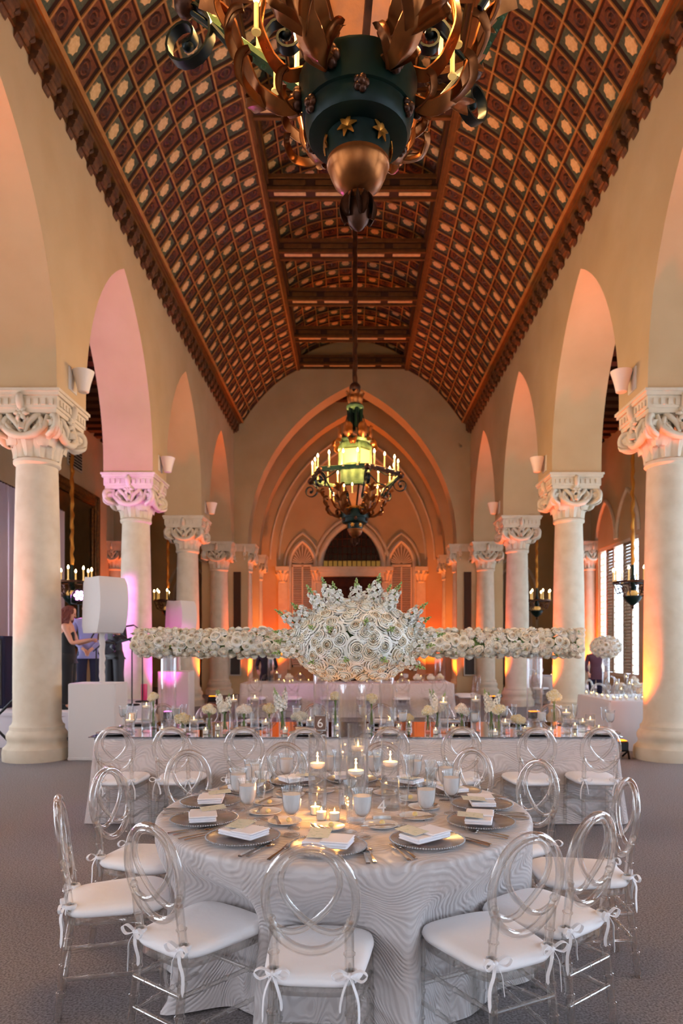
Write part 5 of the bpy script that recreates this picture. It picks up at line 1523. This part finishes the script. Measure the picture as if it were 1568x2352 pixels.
# ------------------------------------------------------------------ stage, loudspeakers, musicians
pm('stage_white', (226, 220, 226), .7)
pm('spandex', (206, 200, 195), .65, sheen=.3, bump=(6, .3, .02))
pm('black_cloth', (14, 13, 16), .8, sheen=.2)
pm('sequin', (18, 18, 24), .3, spec=.8, bump=(90, .8, .01))
pm('lavender_wool', (150, 146, 196), .8, sheen=.3)
pm('navy_cloth', (34, 32, 58), .8)
pm('skin', (214, 158, 132), .5, sss=.15)
pm('hair_pink_lit', (122, 62, 52), .5, bump=(60, .8, .02))  # reddish because the pink stage light is put into the hair colour
pm('hair_dark', (34, 26, 24), .5, bump=(60, .8, .02))
pm('plum_shirt', (96, 62, 74), .8)
pm('guitar_body', (40, 34, 40), .25, coat=.5)
pm('pink_can', (226, 70, 120), .35)
emat('led_magenta', (255, 150, 245), 20.0)

ST = thing('stage_platform', 'low white-skirted stage platform beside the column', 'stage', (0, 0, 0))
m = MB(); m.box(-7.6, -3.82, 10.6, 13.25, .50, .56); mk('deck', m, 'stage_white', ST, smooth=False)
m = MB(); n = 90
v = []; pts = [(-7.6, 13.2), (-7.6, 10.62), (-3.84, 10.62), (-3.84, 13.2)]
path = []
for (a, b), cnt in zip(zip(pts[:-1], pts[1:]), (30, 50, 30)):
    for i in range(cnt): path.append((a[0] + (b[0] - a[0]) * i / cnt, a[1] + (b[1] - a[1]) * i / cnt))
path.append(pts[-1])
for i, (x, y) in enumerate(path):
    w = .012 * sin(i * 1.9); v += [(x + w, y + w, .5), (x + w * 1.3, y + w * 1.3, .01), (x + w + .006, y + w + .01, .5), (x + w * 1.3 + .006, y + w * 1.3 + .01, .01)]
f = []
for i in range(len(path) - 1): p, q = 4 * i, 4 * i + 4; f += [(p, q, q + 1, p + 1), (p + 2, p + 3, q + 3, q + 2)]
m.add(v, f); mk('skirt', m, 'stage_white', ST)

def white_speaker(x, y, rz, s, where, tilt=-.06):
    p = thing('speaker_plinth', 'white fabric-covered plinth under the loudspeaker %s' % where, 'plinth', (x, y, 0), 0, 'white speaker plinths')
    m = MB(); m.bbox(-.33, .33, -.26, .26, .0, 1.07, .015); mk('cover', m, 'spandex', p, ang=30)
    m = MB(); m.bbox(-.335, .335, -.265, .265, .0, .05, .01); mk('hem', m, 'spandex', p, ang=30)
    t = thing('loudspeaker', 'white-covered loudspeaker on a sleeved pole %s' % where, 'loudspeaker', (x + .05, y, 1.07), rz, 'white-covered loudspeakers')
    m = MB(); pts = [(0, 0, 0)] + [(.006 * sin(k * 1.7), .006 * cos(k * 2.3), .03 + .062 * k) for k in range(12)]; m.tube(pts, [.045] + [.036 + .007 * (k % 2) for k in range(12)], 12); mk('pole_sleeve', m, 'spandex', t)
    # curved cabinet: bulging front grille face (+x is the front)
    m = MB(); v = []; NZ, NY = 8, 6
    secs = []
    for k in range(NZ + 1):
        u = k / NZ; z = .72 + .78 * u
        bul = .07 * (1 - (2 * u - 1) ** 2)
        fx = .22 + bul; by = -.24 - .05 * (1 - (2 * u - 1) ** 2) * -1
        ring = [(fx, -.22, z), (fx + .02, 0, z), (fx, .22, z), (.02, .24, z - .02), (-.24, .17, z - .03 + .02 * u), (-.27, 0, z - .03), (-.24, -.17, z - .03 + .02 * u), (.02, -.24, z - .02)]
        sc_ = .93 if k in (0, NZ) else 1
        secs += [(a * sc_, b * sc_, c) for a, b, c in ring]
    f = [(k * 8 + i, k * 8 + (i + 1) % 8, k * 8 + 8 + (i + 1) % 8, k * 8 + 8 + i) for k in range(NZ) for i in range(8)] + [tuple(range(7, -1, -1)), tuple(range(NZ * 8, NZ * 8 + 8))]
    m.add(secs, f, 0, Matrix.Translation((0, 0, .72)) @ Matrix.Rotation(tilt * -1, 4, 'Y') @ Matrix.Translation((0, 0, -.72)))
    mk('cabinet_cover', m, 'spandex', t, ang=50)
white_speaker(rx(225, 9.7), 9.72, radians(-38), 1, 'beside the first column')
white_speaker(rx(405, 14.6), 14.6, radians(-30), 1, 'past the stage by the pink-lit column')

# ------------------------------------------------------------------ people
def skin_body(name, pts, edges, mat, parent, sub=2, root=0):
    me = bpy.data.meshes.new(name); me.from_pydata([p[:3] for p in pts], edges, [])
    o = bpy.data.objects.new(name, me); COL.objects.link(o)
    o.modifiers.new('skin', 'SKIN').use_smooth_shade = True
    for i, p in enumerate(pts):
        sv = me.skin_vertices[0].data[i]; sv.radius = (p[3], p[4] if len(p) > 4 else p[3]); sv.use_root = (i == root)
    o.modifiers.new('sub', 'SUBSURF').levels = sub; o.modifiers['sub'].render_levels = sub
    dg = bpy.context.evaluated_depsgraph_get(); m2 = bpy.data.meshes.new_from_object(o.evaluated_get(dg)); m2.name = name
    bpy.data.objects.remove(o); bpy.data.meshes.remove(me)
    m2.materials.clear(); m2.materials.append(MATS[mat])
    m2.polygons.foreach_set('use_smooth', [True] * len(m2.polygons))
    return link(name, m2, parent)

def person(label, loc, rz, H, top, legs, hair, hair_len, armR, armL, bare_arms=False, skirt=None, head_tilt=0.0, curly=False, shoes='black_cloth'):
    """faces +y before turning. armR/armL: (elbow, wrist) in body metres for a 1.70 m figure"""
    t = thing('person', label, 'person', loc, rz)
    k = H / 1.70
    S = lambda x, y, z, r, r2=None: (x * k, y * k, z * k, r * k, (r2 or r) * k)
    P = [S(0, 0, .92, .145, .105), S(0, -.005, 1.08, .12, .09), S(0, 0, 1.24, .145, .10), S(0, -.01, 1.38, .13, .085), S(0, -.005, 1.45, .055), S(0, .01, 1.51, .05),
         S(.10, 0, .86, .095), S(.105, .01, .50, .062), S(.11, -.01, .28, .055), S(.115, -.02, .09, .04), S(.12, .11, .035, .038, .03),
         S(-.10, 0, .86, .095), S(-.105, .01, .50, .062), S(-.11, -.01, .28, .055), S(-.115, -.02, .09, .04), S(-.12, .11, .035, .038, .03)]
    E = [(0, 1), (1, 2), (2, 3), (3, 4), (4, 5), (0, 6), (6, 7), (7, 8), (8, 9), (9, 10), (0, 11), (11, 12), (12, 13), (13, 14), (14, 15)]
    for sgn, (el, wr) in ((1, armR), (-1, armL)):
        i = len(P); sh = Vector((sgn * .185, -.005, 1.385)); el = Vector(el); wr = Vector(wr)
        P += [S(*sh, .055), S(*((sh + el) / 2), .047), S(*el, .04), S(*((el + wr) / 2), .037), S(*wr, .026)]
        E += [(3, i), (i, i + 1), (i + 1, i + 2), (i + 2, i + 3), (i + 3, i + 4)]
        d = (wr - el).normalized(); sd = d.cross(Vector((0, 0, 1))); sd = sd.normalized() if sd.length > .1 else Vector((1, 0, 0)); up = sd.cross(d)
        j = len(P); P += [S(*(wr + d * .045), .03, .018)]; E += [(i + 4, j)]
        for q, (off, L) in enumerate(((-.026, .075), (-.009, .088), (.009, .084), (.026, .068))):
            a = wr + d * .08 + sd * off; b = a + d * L * .5 - up * .012; c = b + d * L * .38 - up * .03
            m0 = len(P); P += [S(*a, .0095), S(*b, .0085), S(*c, .007)]; E += [(j, m0), (m0, m0 + 1), (m0 + 1, m0 + 2)]
        a = wr + d * .035 + sd * (-.04 * sgn) ; b = a + d * .04 + sd * (-.02 * sgn) - up * .01
        m0 = len(P); P += [S(*a, .011), S(*b, .009)]; E += [(j, m0), (m0, m0 + 1)]
    body = skin_body('body', P, E, 'skin', t)
    # head: shaped lathe with nose, ears, eyes, mouth
    hd = MB(); N = 16; hp = [(.001, -.118), (.045, -.108), (.062, -.075), (.072, -.03), (.077, .02), (.076, .06), (.062, .098), (.035, .118), (.001, .124)]
    v = []
    for r_, z in hp:
        for i in range(N):
            a = 2 * pi * i / N; fy = 1.18 if sin(a) > 0 else 1.12
            v.append((r_ * cos(a), r_ * sin(a) * fy + (.012 if z < -.05 and sin(a) > 0 else 0), z))
    hd.add(v, [(i * N + j, i * N + (j + 1) % N, (i + 1) * N + (j + 1) % N, (i + 1) * N + j) for i in range(len(hp) - 1) for j in range(N)])
    hd.tube([(0, .083, .025), (0, .098, .0), (0, .108, -.022), (0, .09, -.034)], [.007, .010, .014, .007], 6)
    for q in (-1, 1): hd.sphere((q * .079, -.005, -.005), .02, 8, 6, 0, Matrix.Diagonal((1, 1, 1.4, 1)) @ Matrix.Identity(4))
    head = mk('head', hd, 'skin', t, (0, .03 * k, 1.60 * k), (head_tilt, 0, 0), ang=80); head.scale = (k, k, k)
    for q in (-1, 1):
        e = MB(); e.sphere((q * .03, .082, .018), .0085, 8, 6); mk('eye', e, 'black_cloth', head)
    e = MB(); e.tube([(-.022, .086, -.06), (0, .094, -.063), (.022, .086, -.06)], [.004, .007, .004], 6); mk('mouth', e, 'pink_can', head)
    # hair
    hr = MB(); rr = random.Random(int(H * 1000))
    hr.sphere((0, -.015, .035), .092, 14, 10, 0, Matrix.Diagonal((1, 1.14, 1.08, 1)))
    if hair_len:
        nst = 60 if curly else 26
        for i in range(nst):
            a = pi + pi * (i / (nst - 1)) * 1.24 - .12 * pi if True else 0
            r0 = .085 + rr.uniform(-.005, .012); z0 = .05 + rr.uniform(-.04, .05); ln = hair_len * rr.uniform(.75, 1.08); pts = []
            for q in range(9):
                u = q / 8; w = .02 * sin(q * 2.2 + i) if curly else 0; rad = r0 + (.045 if curly else .01) * sin(pi * min(1, u * .9)) 
                pts.append((rad * cos(a) + w * .7, rad * 1.1 * sin(a) - .01 + w * .4, z0 - ln * u))
            hr.tube(pts, [.018 if curly else .014] * 7 + [.014, .004], 5)
    mk('hair', hr, hair, head, ang=80)
    # clothes grow from the same skeleton, a little fuller
    g = 1.2
    tp = [(x, y, z, r_ * g, r2 * g) for x, y, z, r_, r2 in P[:4]]
    tp[3] = (tp[3][0], tp[3][1], tp[3][2] - (.04 if bare_arms else .0) * k, tp[3][3] * .96, tp[3][4] * 1.02)
    TE = [(0, 1), (1, 2), (2, 3)]
    if bare_arms: tp.append((0, 0, .82 * k, .10 * k, .085 * k)); TE.append((0, 4))
    else: tp.append((0, -.005 * k, 1.435 * k, .085 * k, .075 * k)); TE.append((3, 4))
    if not bare_arms:
        for st in (16, 16 + 5 + 1 + 12 + 2):
            i = len(tp); tp += [(x, y, z, r_ * 1.22, r2 * 1.22) for x, y, z, r_, r2 in P[st:st + 5]]; TE += [(3, i)] + [(i + q, i + q + 1) for q in range(4)]
        tp.insert(len(tp), (P[0][0], P[0][1], P[0][2] - .12 * k, P[0][3] * 1.12, P[0][4] * 1.2)); TE.append((0, len(tp) - 1))
    skin_body('top', tp, TE, top, t)
    fl_ = 1.0
    lp = [(x, y, z + .02 * k, r_ * 1.06, r2 * 1.1) for x, y, z, r_, r2 in [P[0]]]
    LE = []
    for st in (6, 11):
        i = len(lp); lp += [(P[st + q][0], P[st + q][1], P[st + q][2] if q < 3 else P[st + q][2] - .02 * k, P[st + q][3] * (1.15, 1.35, 1.6, 2.0)[q] * (1.15 if skirt else 1), P[st + q][4] * (1.15, 1.35, 1.6, 2.0)[q] * (1.15 if skirt else 1)) for q in range(4)]
        LE += [(0, i), (i, i + 1), (i + 1, i + 2), (i + 2, i + 3)]
    lp[0] = (lp[0][0], lp[0][1], lp[0][2], lp[0][3] * .9, lp[0][4] * .95)
    i = len(lp); lp += [(0, 0, 1.0 * k, .115 * k, .095 * k)]; LE += [(0, i)]
    skin_body('trousers', lp, LE, legs, t)
    for q in (-1, 1):
        s_ = MB(); s_.bbox(-.045, .045, -.07, .16, 0, .03, .01); s_.bbox(-.042, .042, .04, .165, .03, .07, .012); s_.box(-.04, .04, -.07, .0, .02, .09)
        o = mk('shoe', s_, shoes, t, (q * .118 * k, 0, 0), ang=60)
    return t
SZ = .56
person('person with curly pink-lit hair in a black jumpsuit looking down at a phone on stage', (rx(156, 11.2), 11.2, SZ), radians(-82), 1.66, 'black_cloth', 'black_cloth', 'hair_pink_lit', .30, ((.22, .12, 1.10), (.12, .34, 1.16)), ((-.22, .10, 1.10), (-.1, .32, 1.14)), True, True, -.3, True)
ph = thing('phone', 'small dark phone in the hands of the person in the black jumpsuit', 'phone', (rx(156, 11.2) + .40, 11.15, SZ + 1.16), radians(-82)); m = MB(); m.bbox(-.035, .035, -.004, .006, 0, .14, .003); mk('case', m, 'black_metal', ph, None, (-.5, 0, 0))
person('person in a lavender blazer with hands clasped, standing on stage', (rx(203, 12.0), 12.0, SZ), radians(200), 1.80, 'lavender_wool', 'navy_cloth', 'hair_dark', 0, ((.27, .0, 1.12), (.08, .2, .93)), ((-.27, .0, 1.12), (-.06, .2, .93)))
person('person in black sequins holding a dark guitar on stage', (rx(262, 12.95), 12.95, SZ), radians(160), 1.74, 'sequin', 'sequin', 'hair_dark', .25, ((.27, .02, 1.12), (.10, .22, 1.05)), ((-.28, .05, 1.14), (-.34, .3, 1.22)), False, True)
gt = thing('guitar', 'dark electric guitar slung on the person in black sequins', 'guitar', (rx(262, 12.95) - .02, 12.66, SZ + 1.02), radians(160))
m = MB(); m.lathe([(.001, -.025), (.15, -.025), (.16, -.015), (.16, .015), (.15, .025), (.001, .025)], 20, 0, Matrix.Rotation(pi / 2, 4, 'X') @ Matrix.Diagonal((1.25, .9, 1, 1))); mk('body', m, 'guitar_body', gt)
m = MB(); m.box(-.7, -.1, -.035, -.01, .0, .04, 0, Matrix.Rotation(.25, 4, 'Y')); m.box(-.84, -.7, -.04, -.01, -.015, .055, 0, Matrix.Rotation(.25, 4, 'Y')); mk('neck', m, 'guitar_body', gt, smooth=False)
person('person in black standing behind the lavender-lit table', (rx(612, 17.6), 17.6, 0), pi, 1.66, 'black_cloth', 'black_cloth', 'hair_dark', 0, ((.26, .0, 1.1), (.2, .2, 1.0)), ((-.26, .0, 1.1), (-.2, .2, 1.0)))
person('person in a plum shirt standing by the shuttered windows', (rx(1368, 17.5), 17.5, 0), radians(170), 1.66, 'plum_shirt', 'navy_cloth', 'hair_dark', 0, ((.26, .0, 1.1), (.22, .16, .95)), ((-.26, .0, 1.1), (-.22, .16, .95)))

# microphone stands
def mic_stand(x, y, h, boom, rz, label):
    t = thing('microphone_stand', label, 'mic stand', (x, y, SZ), rz)
    m = MB(); m.lathe([(.001, 0), (.13, 0), (.135, .012), (.12, .025), (.02, .03)], 20); mk('base', m, 'black_metal', t)
    m = MB(); m.tube([(0, 0, .02), (0, 0, h)], .011, 8); mk('pole', m, 'black_metal', t)
    m = MB(); m.tube([(-boom * .4, 0, h - .06), (boom, 0, h + .10)], .009, 8); mk('boom', m, 'black_metal', t)
    m = MB(); m.tube([(boom, 0, h + .10), (boom + .14, 0, h + .08)], [.014, .018], 10); m.sphere((boom + .16, 0, h + .078), .027, 10, 8); mk('microphone', m, 'grille_dark', t)
mic_stand(rx(327, 12.6), 12.6, 1.32, .16, pi, 'black microphone stand by the stage edge, microphone held level')
mic_stand(rx(303, 11.9), 11.9, 1.12, .2, pi - .3, 'black microphone stand with a tilted boom beside the guitar player')
mic_stand(rx(221, 11.6), 11.6, 1.0, .12, .2, 'black microphone stand before the lavender blazer')
c = thing('drink_can', 'tall pink drink can standing on the stage edge', 'can', (rx(331, 12.9), 12.9, SZ)); m = MB(); m.lathe([(.05, 0), (.058, .02), (.058, .3), (.05, .32), (.001, .322)], 16); mk('can', m, 'pink_can', c)

# stage lights
def stage_light(x, y, z, aim, label, energy, lit=True, base=SZ):
    t = thing('stage_light', label, 'stage light', (x, y, base))
    m = MB(); m.tube([(0, 0, .4), (0, 0, z - base - .18)], .018, 8); mk('pole', m, 'black_metal', t)
    for q in range(3):
        a = 2 * pi * q / 3 + .5; m = MB(); m.tube([(0, 0, .45), (.38 * cos(a), .38 * sin(a), .012)], .014, 6); mk('leg', m, 'black_metal', t)
    m = MB(); m.tube([(-.14, 0, z - base), (-.14, 0, z - base - .15), (0, 0, z - base - .19), (.14, 0, z - base - .15), (.14, 0, z - base)], .014, 6); mk('yoke', m, 'black_metal', t)
    d = (Vector(aim) - Vector((x, y, z))).normalized(); q = d.to_track_quat('-Z', 'Y').to_euler()
    m = MB(); m.lathe([(.05, .16), (.10, .14), (.125, .0), (.125, -.06), (.11, -.06), (.11, -.04), (.001, -.04)], 20); hd = mk('lamp_head', m, 'black_metal', t, (0, 0, z - base), q)
    if lit:
        for i in range(7):
            a = 2 * pi * i / 6; rr = 0 if i == 6 else .07; m = MB(); m.lathe([(.001, -.052), (.028, -.05), (.028, -.042)], 10); mk('led', m, 'led_magenta', hd, (rr * cos(a), rr * sin(a), -.008))
        light('stage_beam', 'SPOT', (d.x * .1, d.y * .1, z - base + d.z * .1), energy, (235, 105, 255), .08, Vector(aim) - Vector((x, y, base)), 75, .6, t)
stage_light(rx(181, 13.0), 13.0, rz_(1367, 13.0), (-1.5, 6.0, 1.2), 'lit magenta LED stage light between the two musicians', 160)
stage_light(-5.75, 12.95, 2.75, (-.9, 15.5, .7), 'lit magenta LED stage light at the back of the stage', 480)
stage_light(-5.35, 11.3, 2.85, (-4.2, 13.2, 7.0), 'black stage light standing near the black loudspeaker', 330)
lo = thing('black_loudspeaker', 'large black loudspeaker cabinet on the stage', 'loudspeaker', (-6.15, 11.6, SZ)); m = MB(); m.bbox(-.42, .42, -.35, .35, 0, 1.2, .02); mk('cabinet', m, 'navy_cloth', lo, ang=30)
m = MB(); m.bbox(-.38, .38, -.37, -.35, .05, 1.15, .01); mk('grille', m, 'grille_dark', lo, smooth=False)
ks = thing('keyboard_stand', 'black folding x-leg stand before the stage', 'stand', (-5.35, 10.1, 0))
for q in (-1, 1):
    m = MB(); m.tube([(-q * .45, 0, .02), (q * .45, 0, .92)], .02, 8); mk('leg', m, 'black_metal', ks, (0, q * .03, 0))
    m = MB(); m.tube([(q * .45, -.25, .02), (q * .45, .25, .02)], .018, 8); mk('foot', m, 'black_metal', ks)
    m = MB(); m.tube([(q * .45, -.25, .92), (q * .45, .25, .92)], .018, 8); mk('arm', m, 'black_metal', ks)
# cable tangle
r = random.Random(4); cb = MB()
pts = []
for i in range(150):
    a = i * .55; rad = .09 + .05 * sin(i * .37); h_ = .03 + .13 * (1 + sin(i * .23 + 1)) * (1 - i / 400)
    pts.append((rad * cos(a) * 1.0 + .03 * sin(i * .9), rad * sin(a), h_))
cb.tube(pts, .011, 5)
cbo = thing('cable_coil', 'tangled heap of black cable between column and white plinth', 'cable', (-4.24, 10.27, 0)); mk('cable', cb, 'black_metal', cbo)

# ------------------------------------------------------------------ other tables
def simple_spread(cx, cy, hx, hy, n, seed, where, z=TH + .002, front=False):
    r = random.Random(seed)
    for i in range(n):
        x = cx + r.uniform(-hx, hx) * .92; y = cy + r.uniform(-hy, hy) * (.8)
        k = i % 5; rad = (.03, .03, .052, .12, .05)[k]
        for _ in range(60):
            if free(x, y, rad): break
            x = cx + r.uniform(-hx, hx) * .92; y = cy + r.uniform(-hy, hy) * .8
        else: continue
        claim(x, y, rad)
        if k in (0, 1): votive(x, y, z, where)
        elif k in (2,): cyl_candle(x, y, z, .045, r.choice((.16, .24, .3)), where, .7)
        elif k == 3:
            b = thing('posy', 'white flower posy in a low bowl ' + where, 'flowers', (x, y, z), 0, 'white posies ' + where)
            link('bowl', bud_vase(.05, .07), b)
            for q in range(5): a = q * 1.257; link('bloom', BALLS[(i + q) % 3], b, (.05 * cos(a), .05 * sin(a), .12), (cos(a) * .5, sin(a) * .5, a), (.055,) * 3)
            link('bloom', BALLS[i % 3], b, (0, 0, .16), None, (.06,) * 3)
        else:
            q = thing('water_goblet', 'stemmed goblet of iced water ' + where, 'goblet', (x, y, z), 0, 'goblets ' + where); link('goblet_bowl', GOBLET, q); link('iced_water', WATER, q)
# lavender-lit long table
pm('cloth_lavender', (222, 212, 224), .4, sheen=.3)
LX, LYv = rx(797, 15.3), 15.9
long_table(LX, LYv, 2.4, .6, 'long banquet table across the nave beyond the garland table', 'satin cloth on the long table beyond the garland table, lavender in the light', None, 'cloth_wave_far', 12, 18)
wv = 'on the table beyond the garland table'
for px in (622, 1005): claim(rx(px, 16), 16, .08)
simple_spread(LX, LYv - .1, 2.3, .45, 46, 77, wv)
for px in (622, 1005):
    t = thing('tall_vase', 'tall clear glass cylinder ' + wv, 'vase', (rx(px, 16), 16, TH + .002), 0, 'tall cylinders ' + wv); link('cylinder', VMESH, t)
for i in range(6):
    x = LX - 2.0 + .8 * i
    dup(ch0, None, (x, LYv - .88, 0), 0, 'clear oval-back chair before the table beyond the garland table', 'clear chairs before the far nave table')
    dup(ch0, None, (x, LYv + .95, 0), pi, 'clear oval-back chair behind the table beyond the garland table', 'clear chairs behind the far nave table')
for y in (15.65, 16.2): dup(ch0, None, (LX + 2.78, y, 0), pi / 2, 'clear oval-back chair at the end of the far nave table toward the shutters', 'clear chairs at the end of the far nave table')
# satin table in the arcade opening
def plain_cloth(o): 
    o.data.materials.clear(); o.data.materials.append(MATS['cloth_satin'])
SX0, SX1, SY0, SY1 = 3.9, 6.7, 10.35, 11.85
long_table((SX0 + SX1) / 2, (SY0 + SY1) / 2, (SX1 - SX0) / 2, (SY1 - SY0) / 2, 'long banquet table under silver satin between two columns', 'silver satin cloth hanging in folds on the table between two columns', None, 'cloth_satin', 15, 16)
ws = 'on the satin table between two columns'
r = random.Random(9)
claim(rx(1391, 11.3), 11.3, .065)
for i in range(12): claim(SX0 + .10 + .03 * (i % 2), SY0 + .08 + 1.35 * i / 11, .03)
for i in range(5): claim(SX0 + .2 + .12 * i, SY0 + .1 + .05 * (i % 2), .03)
for i in range(12): votive(SX0 + .10 + .03 * (i % 2), SY0 + .08 + 1.35 * i / 11, TH + .002, ws)
for i in range(5): votive(SX0 + .2 + .12 * i, SY0 + .1 + .05 * (i % 2), TH + .002, ws)
simple_spread(SX0 + .75, (SY0 + SY1) / 2 + .1, .6, .6, 22, 78, ws)
def flower_ball(x, y, z0, hv, R_, label):
    t = thing('tall_vase', 'tall glass vase under ' + label, 'vase', (x, y, z0)); m = MB(); m.lathe([(.001, 0), (.06, 0), (.06, hv), (.055, hv), (.055, .02), (.001, .02)], 24); mk('cylinder', m, 'vase_glass', t)
    b = thing('flower_arrangement', label, 'flowers', (x, y, z0 + hv + R_ * .45))
    m = MB(); m.sphere((0, 0, 0), R_ * .7, 14, 10, 0, Matrix.Diagonal((1, 1, .72, 1))); mk('foliage_core', m, 'stem_green', b)
    for i in range(70):
        z = 1 - 2 * (i + .5) / 70; q = sqrt(1 - z * z); a = i * 2.39996; n = Vector((q * cos(a), q * sin(a), z * 1.3)); s = R_ * .21
        link('rose', ROSES[i % 3] if i % 3 else BALLS[0], b, Vector((q * cos(a) * R_ * .85, q * sin(a) * R_ * .85, z * R_ * .6)), orient(n, i), (s, s, s))
flower_ball(rx(1391, 11.3), 11.3, TH + .002, rz_(1502, 11.3) - TH, .25, 'a loose ball of white roses on the satin table')
for x in (4.5, 5.3, 6.1): dup(ch0, None, (x, SY1 + .38, 0), pi, 'clear oval-back chair behind the satin table between two columns', 'clear chairs behind the satin table')
# round tables in the window aisle
pm('cloth_silver', (206, 206, 212), .3, spec=.6, sheen=.2)
for (x, y, lab, sd) in ((6.15, 14.2, 'behind the satin table', 40), (5.75, 19.6, 'close to the shutters', 41)):
    round_table(x, y, .72, 'round banquet table under silver cloth ' + lab)
    o = round_cloth(x, y, .72, TH, sd, 'cloth_silver', nf=12, amp=.12, n=120); tag(o, 'silver satin cloth over the round table ' + lab, 'tablecloth')
    simple_spread(x, y, .45, .45, 9, sd, 'on the round table ' + lab)
    for i in range(8):
        a = 2 * pi * i / 8 + .2
        dup(ch0, None, (x + 1.12 * cos(a), y + 1.12 * sin(a), 0), a + pi / 2, 'clear oval-back chair at the round silver table ' + lab, 'clear chairs at the round table ' + lab)

# ------------------------------------------------------------------ fittings on the walls
fr = thing('wall_mirror', 'huge old mirror in a carved gilt frame on the stage-side aisle wall', 'mirror', (-XW + .02, 19.35, 1.3))
m = MB(); m.box(0, .03, -1.85, 1.85, 0, 4.85); mk('glass', m, 'old_mirror', fr, smooth=False)
for (a, b, c, d) in ((-1.95, -1.6, -.1, 4.95), (1.6, 1.95, -.1, 4.95), (-1.6, 1.6, -.1, .25), (-1.6, 1.6, 4.6, 4.95)):
    m = MB(); m.bbox(.0, .12, a, b, c, d, .03); m.bbox(.0, .16, a + .09, b - .09, c + .09, d - .09, .03); mk('frame_rail', m, 'gilt_frame', fr, ang=30)
m = MB(); m.tube([(.06, 1.45, .3 + .1 * i) for i in range(43)], [.03 + .015 * (i % 2) for i in range(43)], 6); mk('carved_bead', m, 'gilt_frame', fr)
vt_ = thing('air_vent', 'dark louvred air vent high on the stage-side aisle wall', 'vent', (-XW + .02, 19.6, 7.0))
m = MB(); m.box(0, .03, -.5, .5, -.3, .3); mk('frame', m, 'panel_frame', vt_, smooth=False)
for i in range(6): m = MB(); m.box(.03, .045, -.45, .45, -.25 + .085 * i, -.2 + .085 * i); mk('slat', m, 'grille_dark', vt_, smooth=False)
# tall dark recesses and grilles by the end-wall columns
for s in (-1, 1):
    sd = 'stage' if s < 0 else 'shuttered window'
    p = thing('wall_panel', 'tall dark wall panel in the end wall on the %s side' % sd, 'panel', (s * 3.86, YE - .01, 0))
    m = MB(); m.box(-.12, .12, -.03, 0, 1.7, 4.1); mk('panel', m, 'wood_dark', p, smooth=False)
    g = thing('heater_grille', 'dark framed heater grille low on the end wall, %s side' % sd, 'grille', (s * 3.92, YE - .02, .65))
    m = MB(); m.box(-.17, .17, -.03, 0, 0, .65); mk('mesh_panel', m, 'grille_dark', g, smooth=False)
    for (a, b, c, d) in ((-.2, -.16, -.03, .68), (.16, .2, -.03, .68), (-.16, .16, -.03, .01), (-.16, .16, .64, .68)): m = MB(); m.box(a, b, -.05, 0, c, d); mk('frame_rail', m, 'panel_frame', g, smooth=False)
# drapes by the stage-side window
for y in (14.75, 15.75, 16.75, 17.75):
    d = thing('drape', 'pale floor-length drape over the tall window behind the stage', 'drape', (-XW + .25, y, 0), 0, 'drapes behind the stage')
    m = MB(); v = []; n = 40
    for i in range(n + 1):
        u = -.48 + .96 * i / n; w = .06 * sin(i * 1.3)
        for z in (0.02, 5.2): v += [(w, u, z), (w + .01, u, z)]
    f = []
    for i in range(n): p = 4 * i; q = p + 4; f += [(p, q, q + 2, p + 2), (p + 1, p + 3, q + 3, q + 1)]
    m.add(v, f); mk('fabric', m, 'drape', d)
    m = MB(); m.tube([(0, -.48, 5.22), (0, .48, 5.22)], .03, 8); mk('rod', m, 'bronze_dark', d)
# arch mouldings on the aisle end walls
for s in (-1, 1):
    for a, rr in ((.75, .05), (1.0, .06)): m = MB(); m.tube([(s * 6.3 - a, 26.97, 0)] + [(s * 6.3 + u, 26.97, z) for u, z in arch_pts(a, a * 1.7, 3.6, 10)] + [(s * 6.3 + a, 26.97, 0)], rr, 6); mk('blind_arch', m, 'limestone', W3)
    m = MB(); m.prism([(s * 6.3 - .7, .1)] + [(s * 6.3 + u, z) for u, z in arch_pts(.7, 1.2, 3.6, 8)] + [(s * 6.3 + .7, .1)], 26.95, 26.99); mk('blind_door', m, 'louver_dark', W3, smooth=False)
